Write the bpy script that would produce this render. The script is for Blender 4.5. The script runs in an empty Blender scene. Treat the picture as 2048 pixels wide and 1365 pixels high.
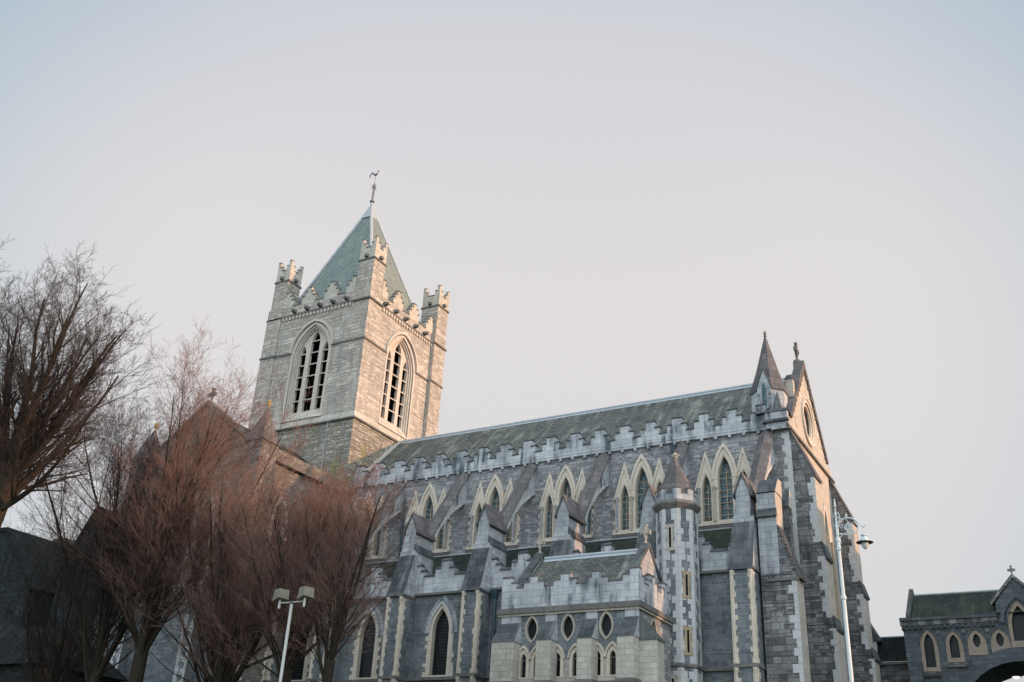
import bpy, math, random
import numpy as np
from mathutils import Vector, Matrix
from mathutils.geometry import tessellate_polygon

# ------------------------------------------------------------------ camera, sky, sun
sc = bpy.context.scene
COL = sc.collection
R = math.radians
yaw, pitch, roll = R(-30.7737), R(26.6351), R(3.26365)
cam = bpy.data.cameras.new('camera'); cam.sensor_width = 36; cam.lens = 2016.17/2048*36
cam.clip_end = 5000
co = bpy.data.objects.new('camera', cam); COL.objects.link(co); sc.camera = co
fw = Vector((math.sin(yaw)*math.cos(pitch), math.cos(yaw)*math.cos(pitch), math.sin(pitch)))
r0 = Vector((math.cos(yaw), -math.sin(yaw), 0)); u0 = r0.cross(fw)
rt = r0*math.cos(roll)+u0*math.sin(roll); up = -r0*math.sin(roll)+u0*math.cos(roll)
co.matrix_world = Matrix(((rt.x, up.x, -fw.x, 0), (rt.y, up.y, -fw.y, 0), (rt.z, up.z, -fw.z, 1.6), (0, 0, 0, 1)))

SUN_DIR = Vector((0.93, 0.30, 0.20)).normalized()      # from the scene towards the sun (west, a little south)
w = bpy.data.worlds.new('World'); sc.world = w; w.use_nodes = True
nt = w.node_tree; nt.nodes.clear()
sky = nt.nodes.new('ShaderNodeTexSky'); sky.sky_type = 'NISHITA'; sky.sun_disc = False
sky.sun_elevation = math.asin(SUN_DIR.z); sky.sun_rotation = math.atan2(SUN_DIR.x, SUN_DIR.y)
sky.air_density = 1.2; sky.dust_density = 3.5; sky.ozone_density = 2.0
b1 = nt.nodes.new('ShaderNodeBackground'); b1.inputs[1].default_value = 0.06
nt.links.new(sky.outputs[0], b1.inputs[0])
# thin even winter cloud over the whole sky
tc = nt.nodes.new('ShaderNodeTexCoord'); sx = nt.nodes.new('ShaderNodeSeparateXYZ')
nt.links.new(tc.outputs['Generated'], sx.inputs[0])
rmp = nt.nodes.new('ShaderNodeValToRGB'); rmp.color_ramp.interpolation = 'CARDINAL'
e = rmp.color_ramp.elements
e[0].position = 0.0; e[0].color = (0.60, 0.575, 0.575, 1)
e[1].position = 1.0; e[1].color = (0.36, 0.42, 0.48, 1)
for ps, cc in ((.2, (.617, .577, .571)), (.46, (.69, .635, .60)), (.62, (.65, .615, .61)), (.73, (.57, .57, .59))):
    m_ = e.new(ps); m_.color = (*cc, 1)
nt.links.new(sx.outputs[2], rmp.inputs[0])
b2 = nt.nodes.new('ShaderNodeBackground'); b2.inputs[1].default_value = 1.0
# sky colour darkened and blued away from the view axis, imitating lens vignetting
d2 = nt.nodes.new('ShaderNodeVectorMath'); d2.operation = 'DOT_PRODUCT'
nt.links.new(tc.outputs['Generated'], d2.inputs[0]); d2.inputs[1].default_value = (-0.462, 0.800, 0.383)
m2_ = nt.nodes.new('ShaderNodeMapRange'); m2_.interpolation_type = 'SMOOTHSTEP'
m2_.inputs[1].default_value = 0.95; m2_.inputs[2].default_value = 0.76; m2_.inputs[3].default_value = 0; m2_.inputs[4].default_value = 1
nt.links.new(d2.outputs['Value'], m2_.inputs[0])
mxs = nt.nodes.new('ShaderNodeMix'); mxs.data_type = 'RGBA'; mxs.blend_type = 'MULTIPLY'; mxs.inputs[7].default_value = (.50, .69, .79, 1)
nt.links.new(m2_.outputs[0], mxs.inputs[0]); nt.links.new(rmp.outputs[0], mxs.inputs[6]); nt.links.new(mxs.outputs[2], b2.inputs[0])
# the sky behind the photographer (north-west) is the brighter part of it
dp = nt.nodes.new('ShaderNodeVectorMath'); dp.operation = 'DOT_PRODUCT'
nt.links.new(tc.outputs['Generated'], dp.inputs[0]); dp.inputs[1].default_value = (0.50, -0.82, 0.28)
mr = nt.nodes.new('ShaderNodeMapRange'); mr.interpolation_type = 'SMOOTHSTEP'
mr.inputs[1].default_value = -0.25; mr.inputs[2].default_value = 0.9
mr.inputs[3].default_value = 0.0; mr.inputs[4].default_value = 1.42
nt.links.new(dp.outputs['Value'], mr.inputs[0])
b3 = nt.nodes.new('ShaderNodeBackground'); b3.inputs[0].default_value = (0.92, 0.965, 1.0, 1)
nt.links.new(mr.outputs[0], b3.inputs[1])
a1 = nt.nodes.new('ShaderNodeAddShader'); a2 = nt.nodes.new('ShaderNodeAddShader')
ow = nt.nodes.new('ShaderNodeOutputWorld')
nt.links.new(b1.outputs[0], a1.inputs[0]); nt.links.new(b2.outputs[0], a1.inputs[1])
nt.links.new(a1.outputs[0], a2.inputs[0]); nt.links.new(b3.outputs[0], a2.inputs[1])
nt.links.new(a2.outputs[0], ow.inputs[0])

sl = bpy.data.lights.new('sun', 'SUN'); sl.energy = 4.2; sl.angle = R(0.6); sl.color = (1.0, 0.56, 0.32)
so = bpy.data.objects.new('sun', sl); COL.objects.link(so)
so.rotation_euler = (-SUN_DIR).to_track_quat('-Z', 'Y').to_euler(); so.location = (60, 0, 60)
sc.view_settings.view_transform = 'Standard'; sc.view_settings.look = 'None'
sc.view_settings.exposure = 0.0; sc.view_settings.gamma = 1.0

# ------------------------------------------------------------------ materials
class NT:
    def __init__(s, name):
        s.m = bpy.data.materials.new(name); s.m.use_nodes = True; s.t = s.m.node_tree
        s.b = s.t.nodes['Principled BSDF']; s.out = s.t.nodes['Material Output']
    def n(s, typ, **k):
        o = s.t.nodes.new(typ)
        for a, v in k.items(): setattr(o, a, v)
        return o
    def l(s, a, b): s.t.links.new(a, b)
    def mix(s, f, a, b, mode='MIX'):
        o = s.n('ShaderNodeMix'); o.data_type = 'RGBA'; o.blend_type = mode
        for i, v in ((0, f), (6, a), (7, b)):
            if hasattr(v, 'links'): s.l(v, o.inputs[i])
            elif i == 0: o.inputs[0].default_value = v
            else: o.inputs[i].default_value = (*v, 1)
        return o.outputs[2]
    def noise(s, vec, scale, detail=3, rough=.55, sc3=None):
        o = s.n('ShaderNodeTexNoise'); o.inputs['Scale'].default_value = scale
        o.inputs['Detail'].default_value = detail; o.inputs['Roughness'].default_value = rough
        if sc3:
            mp = s.n('ShaderNodeMapping'); mp.inputs['Scale'].default_value = sc3; s.l(vec, mp.inputs[0]); vec = mp.outputs[0]
        s.l(vec, o.inputs['Vector']); return o
    def ramp(s, v, lo, hi, a=0., b=1.):
        o = s.n('ShaderNodeMapRange'); s.l(v, o.inputs[0])
        o.inputs[1].default_value = lo; o.inputs[2].default_value = hi; o.inputs[3].default_value = a; o.inputs[4].default_value = b
        return o.outputs[0]

def masonry(name, c1, c2, mort, bw, bh, msize=.012, irregular=True, stain=(.06, .065, .06), stain_amt=.5,
            streak=.35, moss=None, bump=.5, rough=.9, bias=0., warp=.03, blotch=.35, tint=None):
    N = NT(name)
    uv = N.n('ShaderNodeUVMap').outputs[0]
    geo = N.n('ShaderNodeNewGeometry').outputs['Position']
    wn = N.noise(uv, 1.7, 2)
    sub = N.n('ShaderNodeVectorMath', operation='SUBTRACT'); N.l(wn.outputs['Color'], sub.inputs[0]); sub.inputs[1].default_value = (.5, .5, .5)
    scl = N.n('ShaderNodeVectorMath', operation='SCALE'); N.l(sub.outputs[0], scl.inputs[0]); scl.inputs['Scale'].default_value = warp
    add = N.n('ShaderNodeVectorMath', operation='ADD'); N.l(uv, add.inputs[0]); N.l(scl.outputs[0], add.inputs[1])
    if irregular:
        cn = N.noise(uv, 1., 2, .5, (.03, 2.3, 1)); cs = N.ramp(cn.outputs[0], .3, .7, -.11, .11)
        cc = N.n('ShaderNodeCombineXYZ'); N.l(cs, cc.inputs[1]); ad2 = N.n('ShaderNodeVectorMath', operation='ADD')
        N.l(add.outputs[0], ad2.inputs[0]); N.l(cc.outputs[0], ad2.inputs[1]); add = ad2
    def brick(w_, h_, off):
        o = N.n('ShaderNodeTexBrick'); o.offset = off; o.squash = 1.0
        if irregular: o.squash = .72; o.squash_frequency = 3
        N.l(add.outputs[0], o.inputs['Vector'])
        o.inputs['Color1'].default_value = (*c1, 1); o.inputs['Color2'].default_value = (*c2, 1); o.inputs['Mortar'].default_value = (*mort, 1)
        o.inputs['Scale'].default_value = 1; o.inputs['Mortar Size'].default_value = msize; o.inputs['Mortar Smooth'].default_value = .3
        o.inputs['Bias'].default_value = bias; o.inputs['Brick Width'].default_value = w_; o.inputs['Row Height'].default_value = h_
        return o
    A = brick(bw, bh, .5)
    col, fac = A.outputs['Color'], A.outputs['Fac']
    if irregular:
        B = brick(bw*.66, bh*.5, .37)
        mk = N.n('ShaderNodeTexBrick'); N.l(add.outputs[0], mk.inputs['Vector'])      # patches laid in smaller courses
        mk.inputs['Color1'].default_value = (0, 0, 0, 1); mk.inputs['Color2'].default_value = (1, 1, 1, 1); mk.inputs['Mortar Size'].default_value = 0
        mk.inputs['Brick Width'].default_value = bw*2; mk.inputs['Row Height'].default_value = bh; mk.inputs['Scale'].default_value = 1
        mf = N.ramp(mk.outputs['Color'], .55, .56)
        col = N.mix(mf, col, B.outputs['Color'])
        fm = N.n('ShaderNodeMix'); N.l(mf, fm.inputs[0]); N.l(fac, fm.inputs[2]); N.l(B.outputs['Fac'], fm.inputs[3]); fac = fm.outputs[0]
    n1 = N.noise(geo, .55, 5, .6); n2 = N.noise(geo, 9., 4, .65)
    col = N.mix(N.ramp(n2.outputs[0], .3, .7, 0, .30), col, tuple(x*.45 for x in c1))
    col = N.mix(N.ramp(n1.outputs[0], .42, .68, 0, blotch), col, stain)
    if tint: col = N.mix(N.ramp(N.noise(geo, .8, 4).outputs[0], .45, .65, 0, .5), col, tint)
    if streak:
        st = N.noise(uv, 1., 4, .6, (2.6, .28, 1)); st2 = N.noise(geo, .8, 3)
        f = N.n('ShaderNodeMath', operation='MULTIPLY'); N.l(N.ramp(st.outputs[0], .47, .66, 0, stain_amt*1.5), f.inputs[0]); N.l(N.ramp(st2.outputs[0], .4, .6), f.inputs[1])
        f.use_clamp = True
        col = N.mix(f.outputs[0], col, stain)
    if moss:
        ms = N.noise(geo, .9, 5, .65, (1, 1, .45)); col = N.mix(N.ramp(ms.outputs[0], .54, .66, 0, .8), col, moss)
    N.l(col, N.b.inputs['Base Color']); N.b.inputs['Roughness'].default_value = rough; N.b.inputs['Specular IOR Level'].default_value = .12
    bp = N.n('ShaderNodeBump'); bp.inputs['Strength'].default_value = min(1, bump*1.3); bp.inputs['Distance'].default_value = .03
    h = N.n('ShaderNodeMath', operation='SUBTRACT'); N.l(n2.outputs[0], h.inputs[0]); N.l(fac, h.inputs[1])
    N.l(h.outputs[0], bp.inputs['Height']); N.l(bp.outputs[0], N.b.inputs['Normal'])
    return N.m

def plain(name, c, rough=.8, var=.25, sc_=6., metal=0., c2=None, bump=.15):
    N = NT(name); geo = N.n('ShaderNodeNewGeometry').outputs['Position']
    a = N.noise(geo, sc_, 4, .6); b_ = N.noise(geo, sc_*.12, 3)
    col = N.mix(N.ramp(a.outputs[0], .3, .7, 0, 1), c, c2 or tuple(x*(1-var) for x in c))
    col = N.mix(N.ramp(b_.outputs[0], .4, .7, 0, var), col, tuple(x*.5 for x in c))
    N.l(col, N.b.inputs['Base Color']); N.b.inputs['Roughness'].default_value = rough; N.b.inputs['Metallic'].default_value = metal
    if rough > .75: N.b.inputs['Specular IOR Level'].default_value = .12
    bp = N.n('ShaderNodeBump'); bp.inputs['Strength'].default_value = bump; bp.inputs['Distance'].default_value = .01
    N.l(a.outputs[0], bp.inputs['Height']); N.l(bp.outputs[0], N.b.inputs['Normal'])
    return N.m

def stained_glass(name, c1, c2, red):
    N = NT(name); uv = N.n('ShaderNodeUVMap').outputs[0]
    v = N.n('ShaderNodeTexVoronoi'); v.inputs['Scale'].default_value = 9; N.l(uv, v.inputs['Vector'])
    sp = N.n('ShaderNodeSeparateColor'); N.l(v.outputs['Color'], sp.inputs[0])
    col = N.mix(N.ramp(sp.outputs[0], .2, .9), c1, c2)
    col = N.mix(N.ramp(sp.outputs[1], .86, .92, 0, .6), col, red)
    e_ = N.n('ShaderNodeTexVoronoi'); e_.feature = 'DISTANCE_TO_EDGE'; e_.inputs['Scale'].default_value = 9; N.l(uv, e_.inputs['Vector'])
    col = N.mix(N.ramp(e_.outputs['Distance'], .03, .08, 1, 0), col, (.012, .015, .017))
    N.l(col, N.b.inputs['Base Color']); N.b.inputs['Roughness'].default_value = .32
    N.b.inputs['IOR'].default_value = 1.35
    bp = N.n('ShaderNodeBump'); bp.inputs['Strength'].default_value = .6; bp.inputs['Distance'].default_value = .02
    N.l(sp.outputs[2], bp.inputs['Height']); N.l(bp.outputs[0], N.b.inputs['Normal'])
    return N.m

MT = {}
MT['rubble'] = masonry('grey_limestone_rubble', (.20, .207, .22), (.47, .475, .485), (.17, .175, .185), .40, .17, stain=(.12, .13, .145), blotch=.22, msize=.012, stain_amt=.35)
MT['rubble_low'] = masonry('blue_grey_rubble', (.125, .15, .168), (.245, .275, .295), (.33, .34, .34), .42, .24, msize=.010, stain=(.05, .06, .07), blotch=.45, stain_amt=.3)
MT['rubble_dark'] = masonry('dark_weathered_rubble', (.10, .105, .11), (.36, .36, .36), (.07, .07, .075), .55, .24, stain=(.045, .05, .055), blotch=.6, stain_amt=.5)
MT['ashlar'] = masonry('pale_grey_ashlar', (.50, .525, .56), (.62, .64, .66), (.20, .22, .24), .62, .30, msize=.008, irregular=False, stain=(.10, .12, .14), stain_amt=1.0, warp=.004, blotch=.55, bump=.3)
MT['pier'] = masonry('smooth_grey_pier_ashlar', (.38, .40, .43), (.51, .53, .55), (.17, .19, .21), .46, .27, msize=.009, irregular=False, stain=(.10, .11, .13), stain_amt=.5, warp=.004, blotch=.35, bump=.3)
MT['cream'] = plain('cream_caen_stone', (.66, .60, .52), .85, .30, 7., c2=(.53, .47, .39))
MT['quoin'] = plain('pale_dressed_limestone', (.55, .56, .56), .85, .3, 5., c2=(.42, .43, .45))
MT['ochre'] = plain('ochre_stained_and_sunlit_stone', (.42, .34, .23), .85, .3, 7., c2=(.30, .25, .19))
MT['slab'] = masonry('dark_stone_slabs', (.050, .060, .067), (.105, .115, .125), (.018, .02, .022), .46, .40, msize=.010, irregular=False, stain=(.26, .27, .26), stain_amt=.35, warp=.004, blotch=.22, bump=.4)
MT['brownslab'] = masonry('brown_weathered_slabs', (.115, .107, .112), (.215, .195, .195), (.04, .037, .038), .50, .50, msize=.010, irregular=False, stain=(.09, .09, .095), stain_amt=.5, warp=.004, blotch=.4, bump=.4)
MT['slate'] = masonry('green_grey_slates', (.085, .092, .088), (.165, .17, .155), (.028, .032, .032), .26, .16, msize=.013, irregular=False, stain=(.30, .31, .27), stain_amt=.6, warp=.003, blotch=.15, bump=.8, rough=.7)
MT['slate_dark'] = masonry('mossy_dark_slates', (.016, .026, .025), (.038, .048, .045), (.012, .015, .015), .26, .15, msize=.01, irregular=False, stain=(.10, .12, .07), stain_amt=.3, warp=.003, blotch=.25, bump=.9, rough=.7)
MT['slate_teal'] = masonry('copper_green_tower_slates', (.19, .235, .23), (.26, .305, .295), (.12, .15, .15), .24, .17, msize=.01, irregular=False, stain=(.40, .42, .36), stain_amt=.3, warp=.003, blotch=.16, bump=.8, rough=.65)
MT['tower'] = masonry('buff_tower_rubble', (.40, .365, .335), (.70, .635, .565), (.27, .25, .235), .50, .18, stain=(.17, .165, .16), stain_amt=.35, blotch=.3, bump=.7, tint=(.52, .48, .43))
MT['tower_low'] = masonry('rough_mossy_tower_rubble', (.30, .28, .245), (.62, .575, .50), (.17, .16, .145), .34, .15, msize=.02, stain=(.12, .12, .11), stain_amt=.4, blotch=.35, bump=1., moss=(.25, .27, .08), warp=.12)
MT['tower_ashlar'] = masonry('buff_tower_ashlar', (.50, .465, .415), (.60, .56, .50), (.30, .28, .25), .6, .3, msize=.008, irregular=False, stain=(.26, .25, .20), stain_amt=.5, warp=.004, blotch=.3, bump=.3)
MT['tower_trim'] = plain('buff_moulded_stone', (.56, .52, .47), .85, .2, 4., c2=(.47, .43, .385))
MT['string'] = plain('soot_dark_moulding', (.12, .12, .12), .9, .4, 5., c2=(.22, .21, .20))
MT['glass'] = stained_glass('teal_stained_glass', (.04, .105, .13), (.11, .22, .25), (.22, .05, .04))
MT['dglass'] = plain('dark_leaded_glass', (.016, .021, .025), .35, .4, 3.)
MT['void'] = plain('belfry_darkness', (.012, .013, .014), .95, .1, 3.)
MT['bar'] = plain('weathered_glazing_bar', (.60, .53, .40), .6, .35, 5., c2=(.40, .22, .12))
MT['mesh_bar'] = plain('black_iron_bar', (.03, .033, .036), .5, .2, 5.)
MT['lead'] = plain('pale_lead_roll', (.42, .46, .50), .55, .2, 3.)
MT['iron'] = plain('blue_grey_iron', (.10, .12, .16), .5, .3, 8.)
MT['pipe'] = plain('dark_painted_pipe', (.03, .075, .095), .45, .3, 5.)
MT['copper'] = plain('purple_grey_metal', (.22, .20, .26), .45, .3, 12., metal=.4)
MT['gold'] = plain('gilded_stone', (.50, .36, .15), .7, .3, 12.)
MT['lamp_paint'] = plain('pale_blue_lamp_paint', (.60, .66, .68), .4, .12, 5., bump=.05)
MT['lamp_dark'] = plain('dark_lamp_underside', (.035, .03, .045), .4, .1, 5.)
MT['lamp_glass'] = plain('opal_lamp_glass', (.62, .65, .64), .15, .06, 5., bump=0)
MT['beige'] = plain('beige_floodlight_housing', (.20, .19, .15), .5, .3, 9.)
MT['white_metal'] = plain('white_enamelled_pole', (.50, .51, .50), .4, .12, 5., bump=.05)
MT['bark'] = plain('dark_bark', (.024, .021, .019), .95, .45, 9., c2=(.050, .039, .030), bump=.8)
MT['twig'] = plain('reddish_twigs', (.235, .145, .125), .8, .3, 3., c2=(.18, .115, .10), bump=0)
MT['twig2'] = plain('brown_twigs', (.075, .062, .060), .8, .3, 3., c2=(.035, .029, .030), bump=0)
MT['grass'] = plain('winter_grass', (.055, .085, .03), .95, .4, 8., c2=(.09, .10, .045), bump=1)
MT['asphalt'] = plain('asphalt', (.05, .05, .052), .85, .3, 20.)
MT['render_'] = masonry('shade_dark_stone', (.012, .016, .018), (.04, .047, .05), (.03, .034, .036), .5, .24, stain=(.01, .012, .013))  # near-black colour carries the deep shadow over the left-hand buildings
MT['roofdark'] = masonry('shade_dark_slates', (.009, .012, .013), (.018, .022, .023), (.005, .005, .006), .28, .17, msize=.01, irregular=False, stain=(.06, .065, .06), stain_amt=.3, warp=.003, blotch=.2, bump=.7)  # shadow on the left-hand roofs is put into this near-black colour
MT['blind'] = plain('pale_carved_stone', (.50, .46, .40), .85, .3, 8., c2=(.33, .30, .26))

MT['westash'] = masonry('buff_west_front_ashlar', (.47, .43, .38), (.56, .52, .46), (.40, .37, .33), .5, .26, msize=.007, irregular=False, stain=(.30, .27, .24), stain_amt=.3, warp=.004, blotch=.25, bump=.25)
MT['transept'] = masonry('brown_grey_transept_stone', (.15, .14, .13), (.31, .28, .255), (.12, .11, .10), .46, .21, stain=(.10, .095, .09), stain_amt=.35, blotch=.4)
MT['blindash'] = masonry('buff_weathered_ashlar', (.46, .435, .39), (.58, .55, .50), (.42, .41, .38), .40, .24, msize=.011, irregular=False, stain=(.24, .23, .20), stain_amt=.5, warp=.004, blotch=.3)
MT['bridgestone'] = masonry('blue_grey_bridge_ashlar', (.085, .105, .12), (.14, .165, .18), (.06, .07, .08), .5, .26, msize=.008, irregular=False, stain=(.07, .08, .09), stain_amt=.4, warp=.004, blotch=.35)
MT['ochrecream'] = plain('pinkish_window_stone', (.34, .29, .24), .85, .25, 5., c2=(.26, .22, .18))

MT['dglass'].node_tree.nodes['Principled BSDF'].inputs['Specular IOR Level'].default_value = .2
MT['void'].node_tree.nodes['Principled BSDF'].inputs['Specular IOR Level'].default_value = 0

MT['brick'] = masonry('red_brown_brick', (.17, .085, .06), (.26, .14, .10), (.24, .22, .19), .22, .075, msize=.008, irregular=False, stain=(.07, .05, .045), warp=.003)

def emis(name, c, s):
    N = NT(name); N.b.inputs['Base Color'].default_value = (*c, 1); N.b.inputs['Emission Color'].default_value = (*c, 1); N.b.inputs['Emission Strength'].default_value = s
    return N.m
MT['lit'] = emis('lit_lamp_glass', (.95, .92, .82), 1.1)

# ------------------------------------------------------------------ mesh helpers
ORG = Vector((-30, 50, 3.0))
class MB:
    def __init__(s): s.v = []; s.f = []; s.k = []; s.mats = []
    def mi(s, m):
        if m not in s.mats: s.mats.append(m)
        return s.mats.index(m)
    def poly(s, pts, m):
        b = len(s.v); s.v += [tuple(p) for p in pts]; s.f.append(tuple(range(b, b+len(pts)))); s.k.append(s.mi(m))
    def box(s, x0, x1, y0, y1, z0, z1, m):
        P = [(x0, y0, z0), (x1, y0, z0), (x1, y1, z0), (x0, y1, z0), (x0, y0, z1), (x1, y0, z1), (x1, y1, z1), (x0, y1, z1)]
        s.hull(P, m)
    def hull(s, P, m, ms=None):      # 8 points: bottom quad then top quad
        b = len(s.v); s.v += P
        for i, q in enumerate(((0, 3, 2, 1), (4, 5, 6, 7), (0, 1, 5, 4), (1, 2, 6, 5), (2, 3, 7, 6), (3, 0, 4, 7))):
            s.f.append(tuple(b+j for j in q)); s.k.append(s.mi(ms[i] if ms else m))
    def extr(s, out, mp, d0, d1, m, holes=(), back=False, mside=None):
        """2D outline in (a, b); faces at depth d1 (front), sides back to d0"""
        loops = [out]+list(holes)
        tris = tessellate_polygon([[Vector((a, b, 0)) for a, b in L] for L in loops])
        flat = [p for L in loops for p in L]
        for dd in ([d1, d0] if back else [d1]):
            base = len(s.v); s.v += [mp(a, b, dd) for a, b in flat]
            for t in tris:
                s.f.append(tuple(base+i for i in (t if dd == d1 else t[::-1]))); s.k.append(s.mi(m))
        for L in loops:
            for i in range(len(L)):
                (a, b), (c, d) = L[i], L[(i+1) % len(L)]
                s.poly([mp(a, b, d0), mp(c, d, d0), mp(c, d, d1), mp(a, b, d1)], mside or m)
    def tube(s, pts, r, m, n=6, caps=True):
        pts = [Vector(p) for p in pts]; rs = r if isinstance(r, (list, tuple)) else [r]*len(pts)
        rings = []
        for i, p in enumerate(pts):
            d = (pts[min(i+1, len(pts)-1)]-pts[max(i-1, 0)]).normalized()
            a = Vector((0, 0, 1)) if abs(d.z) < .9 else Vector((1, 0, 0))
            x = d.cross(a).normalized(); y = d.cross(x)
            base = len(s.v)
            s.v += [tuple(p+(x*math.cos(2*math.pi*j/n)+y*math.sin(2*math.pi*j/n))*rs[i]) for j in range(n)]
            rings.append(base)
        k = s.mi(m)
        for i in range(len(rings)-1):
            for j in range(n):
                s.f.append((rings[i]+j, rings[i]+(j+1) % n, rings[i+1]+(j+1) % n, rings[i+1]+j)); s.k.append(k)
        if caps:
            s.f.append(tuple(rings[0]+j for j in range(n))[::-1]); s.k.append(k)
            s.f.append(tuple(rings[-1]+j for j in range(n))); s.k.append(k)
    def lathe(s, c, prof, m, n=16, ph=0.):
        base = len(s.v); k = s.mi(m)
        for r, z in prof:
            for j in range(n):
                t = ph+2*math.pi*j/n; s.v.append((c[0]+r*math.cos(t), c[1]+r*math.sin(t), c[2]+z))
        for i in range(len(prof)-1):
            for j in range(n):
                a = base+i*n; q = (a+j, a+(j+1) % n, a+n+(j+1) % n, a+n+j)
                s.f.append(q); s.k.append(k)
        s.f.append(tuple(base+j for j in range(n))[::-1]); s.k.append(k)
        e_ = base+(len(prof)-1)*n; s.f.append(tuple(e_+j for j in range(n))); s.k.append(k)
    def build(s, name, parent=None, origin=None, smooth=False):
        me = bpy.data.meshes.new(name); me.from_pydata(s.v, [], s.f); me.update()
        for m in s.mats: me.materials.append(MT[m])
        me.polygons.foreach_set('material_index', s.k)
        nl = len(me.loops); uv = me.uv_layers.new(name='UVMap')
        vi = np.empty(nl, int); me.loops.foreach_get('vertex_index', vi)
        V = np.array(s.v); npz = len(me.polygons); no = np.empty(npz*3); me.polygons.foreach_get('normal', no); no = no.reshape(-1, 3)
        tot = np.empty(npz, int); me.polygons.foreach_get('loop_total', tot); N_ = np.repeat(no, tot, axis=0)
        t = np.stack([-N_[:, 1], N_[:, 0], np.zeros(nl)], 1); ln = np.linalg.norm(t, axis=1)
        flat = ln < .02; t[flat] = (1, 0, 0); ln[flat] = 1; t /= ln[:, None]
        b = np.cross(N_, t); b[b[:, 2] < 0] *= -1
        P = V[vi]; U = np.stack([(P*t).sum(1), (P*b).sum(1)], 1)
        uv.data.foreach_set('uv', U.astype(np.float32).ravel())
        if smooth: me.polygons.foreach_set('use_smooth', [True]*npz)
        o = bpy.data.objects.new(name, me); COL.objects.link(o)
        if origin is not None:
            me.transform(Matrix.Translation(-Vector(origin)))
        if parent is not None:
            o.parent = parent
            po = Vector(parent.get('_w', (0, 0, 0)))
            og = Vector(origin) if origin is not None else Vector((0, 0, 0))
            o.location = og-po; o['_w'] = tuple(og)
        elif origin is not None:
            o.location = origin; o['_w'] = tuple(origin)
        else: o['_w'] = (0, 0, 0)
        return o

def thing(name, label, cat, loc, group=None):
    o = bpy.data.objects.new(name, None); COL.objects.link(o); o.location = loc; o['_w'] = tuple(loc)
    o['label'] = label; o['category'] = cat
    if group: o['group'] = group
    return o
def tag(o, label, cat, group=None):
    o['label'] = label; o['category'] = cat
    if group: o['group'] = group
    return o

def NF(y0): return lambda a, b, d: (a, y0-d, b)          # wall facing north (towards the camera)
def WF(x0): return lambda a, b, d: (x0+d, a, b)          # wall facing west
def archpts(cx, zb, zs, wd, za, n=8, bottom=True):
    a = wd/2; h = za-zs; Rr = (a*a+h*h)/(2*a)
    pts = [(cx-a, zb), (cx+a, zb)] if bottom else []
    th = math.asin(min(1, h/Rr)) if Rr >= a else math.pi-math.asin(h/Rr)
    for i in range(n+1):
        t = th*i/n; pts.append((cx+a-Rr+Rr*math.cos(t), zs+Rr*math.sin(t)))
    for i in range(n-1, -1, -1):
        t = th*i/n; pts.append((cx-a+Rr-Rr*math.cos(t), zs+Rr*math.sin(t)))
    return pts
def vesica(cx, cz, wd, h, n=8):
    a = wd/2; hh = h/2; Rr = (a*a+hh*hh)/(2*a); th = math.asin(hh/Rr); pts = []
    for i in range(2*n): t = -th+2*th*i/(2*n); pts.append((cx+a-Rr+Rr*math.cos(t), cz+Rr*math.sin(t)))
    for i in range(2*n): t = th-2*th*i/(2*n); pts.append((cx-a+Rr-Rr*math.cos(t), cz+Rr*math.sin(t)))
    return pts
def band(m, mp, ar_out, ar_in, d0, d1, mat):      # two outlines of equal length
    m.extr(ar_out, mp, d0, d1, mat, holes=[ar_in])
def quoins(m, mp, a, sgn, z0, z1, mat='quoin', h=.29, lo=.36, sh=.20, d=.012, rnd=None):
    z = z0; i = 0; rr = random.Random(int(abs(a*100)+z0*10))
    while z < z1-.08:
        L = (lo if (i % 2 == 0) != (rr.random() < .12) else sh)*rr.uniform(.82, 1.15); hh = min(h*rr.uniform(.85, 1.15), z1-z)
        x0, x1 = sorted((a, a+sgn*L))
        m.extr([(x0, z), (x1, z), (x1, z+hh-.008), (x0, z+hh-.008)], mp, -.004, d, mat); z += hh; i += 1
def stepped(centres, z_base, levels, a0, a1):
    """outline of an Irish stepped parapet; levels [(halfwidth, ztop), ...] from the widest step to the top; low z first"""
    low = levels[0][1]; pts = [(a0, z_base), (a1, z_base)]
    top = []
    for c in centres:
        prev = low
        for hw, z in levels[1:]:
            top += [(c-hw, prev), (c-hw, z)]; prev = z
        for i in range(len(levels)-1, 0, -1):
            hw, z = levels[i]; nz = levels[i-1][1]
            top += [(c+hw, z), (c+hw, nz)]
    top = [(a0, low)]+[p for p in top]+[(a1, low)]
    # clamp to range
    out = []
    for a, b in top:
        out.append((min(max(a, a0), a1), b))
    return pts+out[::-1]
def caps(m, mp, outl, thick, mat, rise=.17, over=.05):
    """sloping cap stones on each flat of the outline"""
    for i in range(2, len(outl)):
        (a, b), (c, d) = outl[i-1], outl[i]
        if abs(b-d) < 1e-6 and abs(a-c) > .06 and i > 1:
            x0, x1 = sorted((a, c)); x0 += .003; x1 -= .003
            z = b+.003
            lo = [mp(x0, z, over), mp(x1, z, over), mp(x1, z, -thick-over), mp(x0, z, -thick-over)]
            mid = [mp(x0, z+.05, over), mp(x1, z+.05, over), mp(x1, z+.05, -thick-over), mp(x0, z+.05, -thick-over)]
            m.hull(lo+mid, mat)
            t1, t0 = mp(x1, z+rise, -thick/2), mp(x0, z+rise, -thick/2)
            m.poly([mid[0], mid[1], t1, t0], mat); m.poly([mid[3], mid[2], t1, t0], mat)
            m.poly([mid[1], mid[2], t1], mat); m.poly([mid[0], mid[3], t0], mat)
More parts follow.
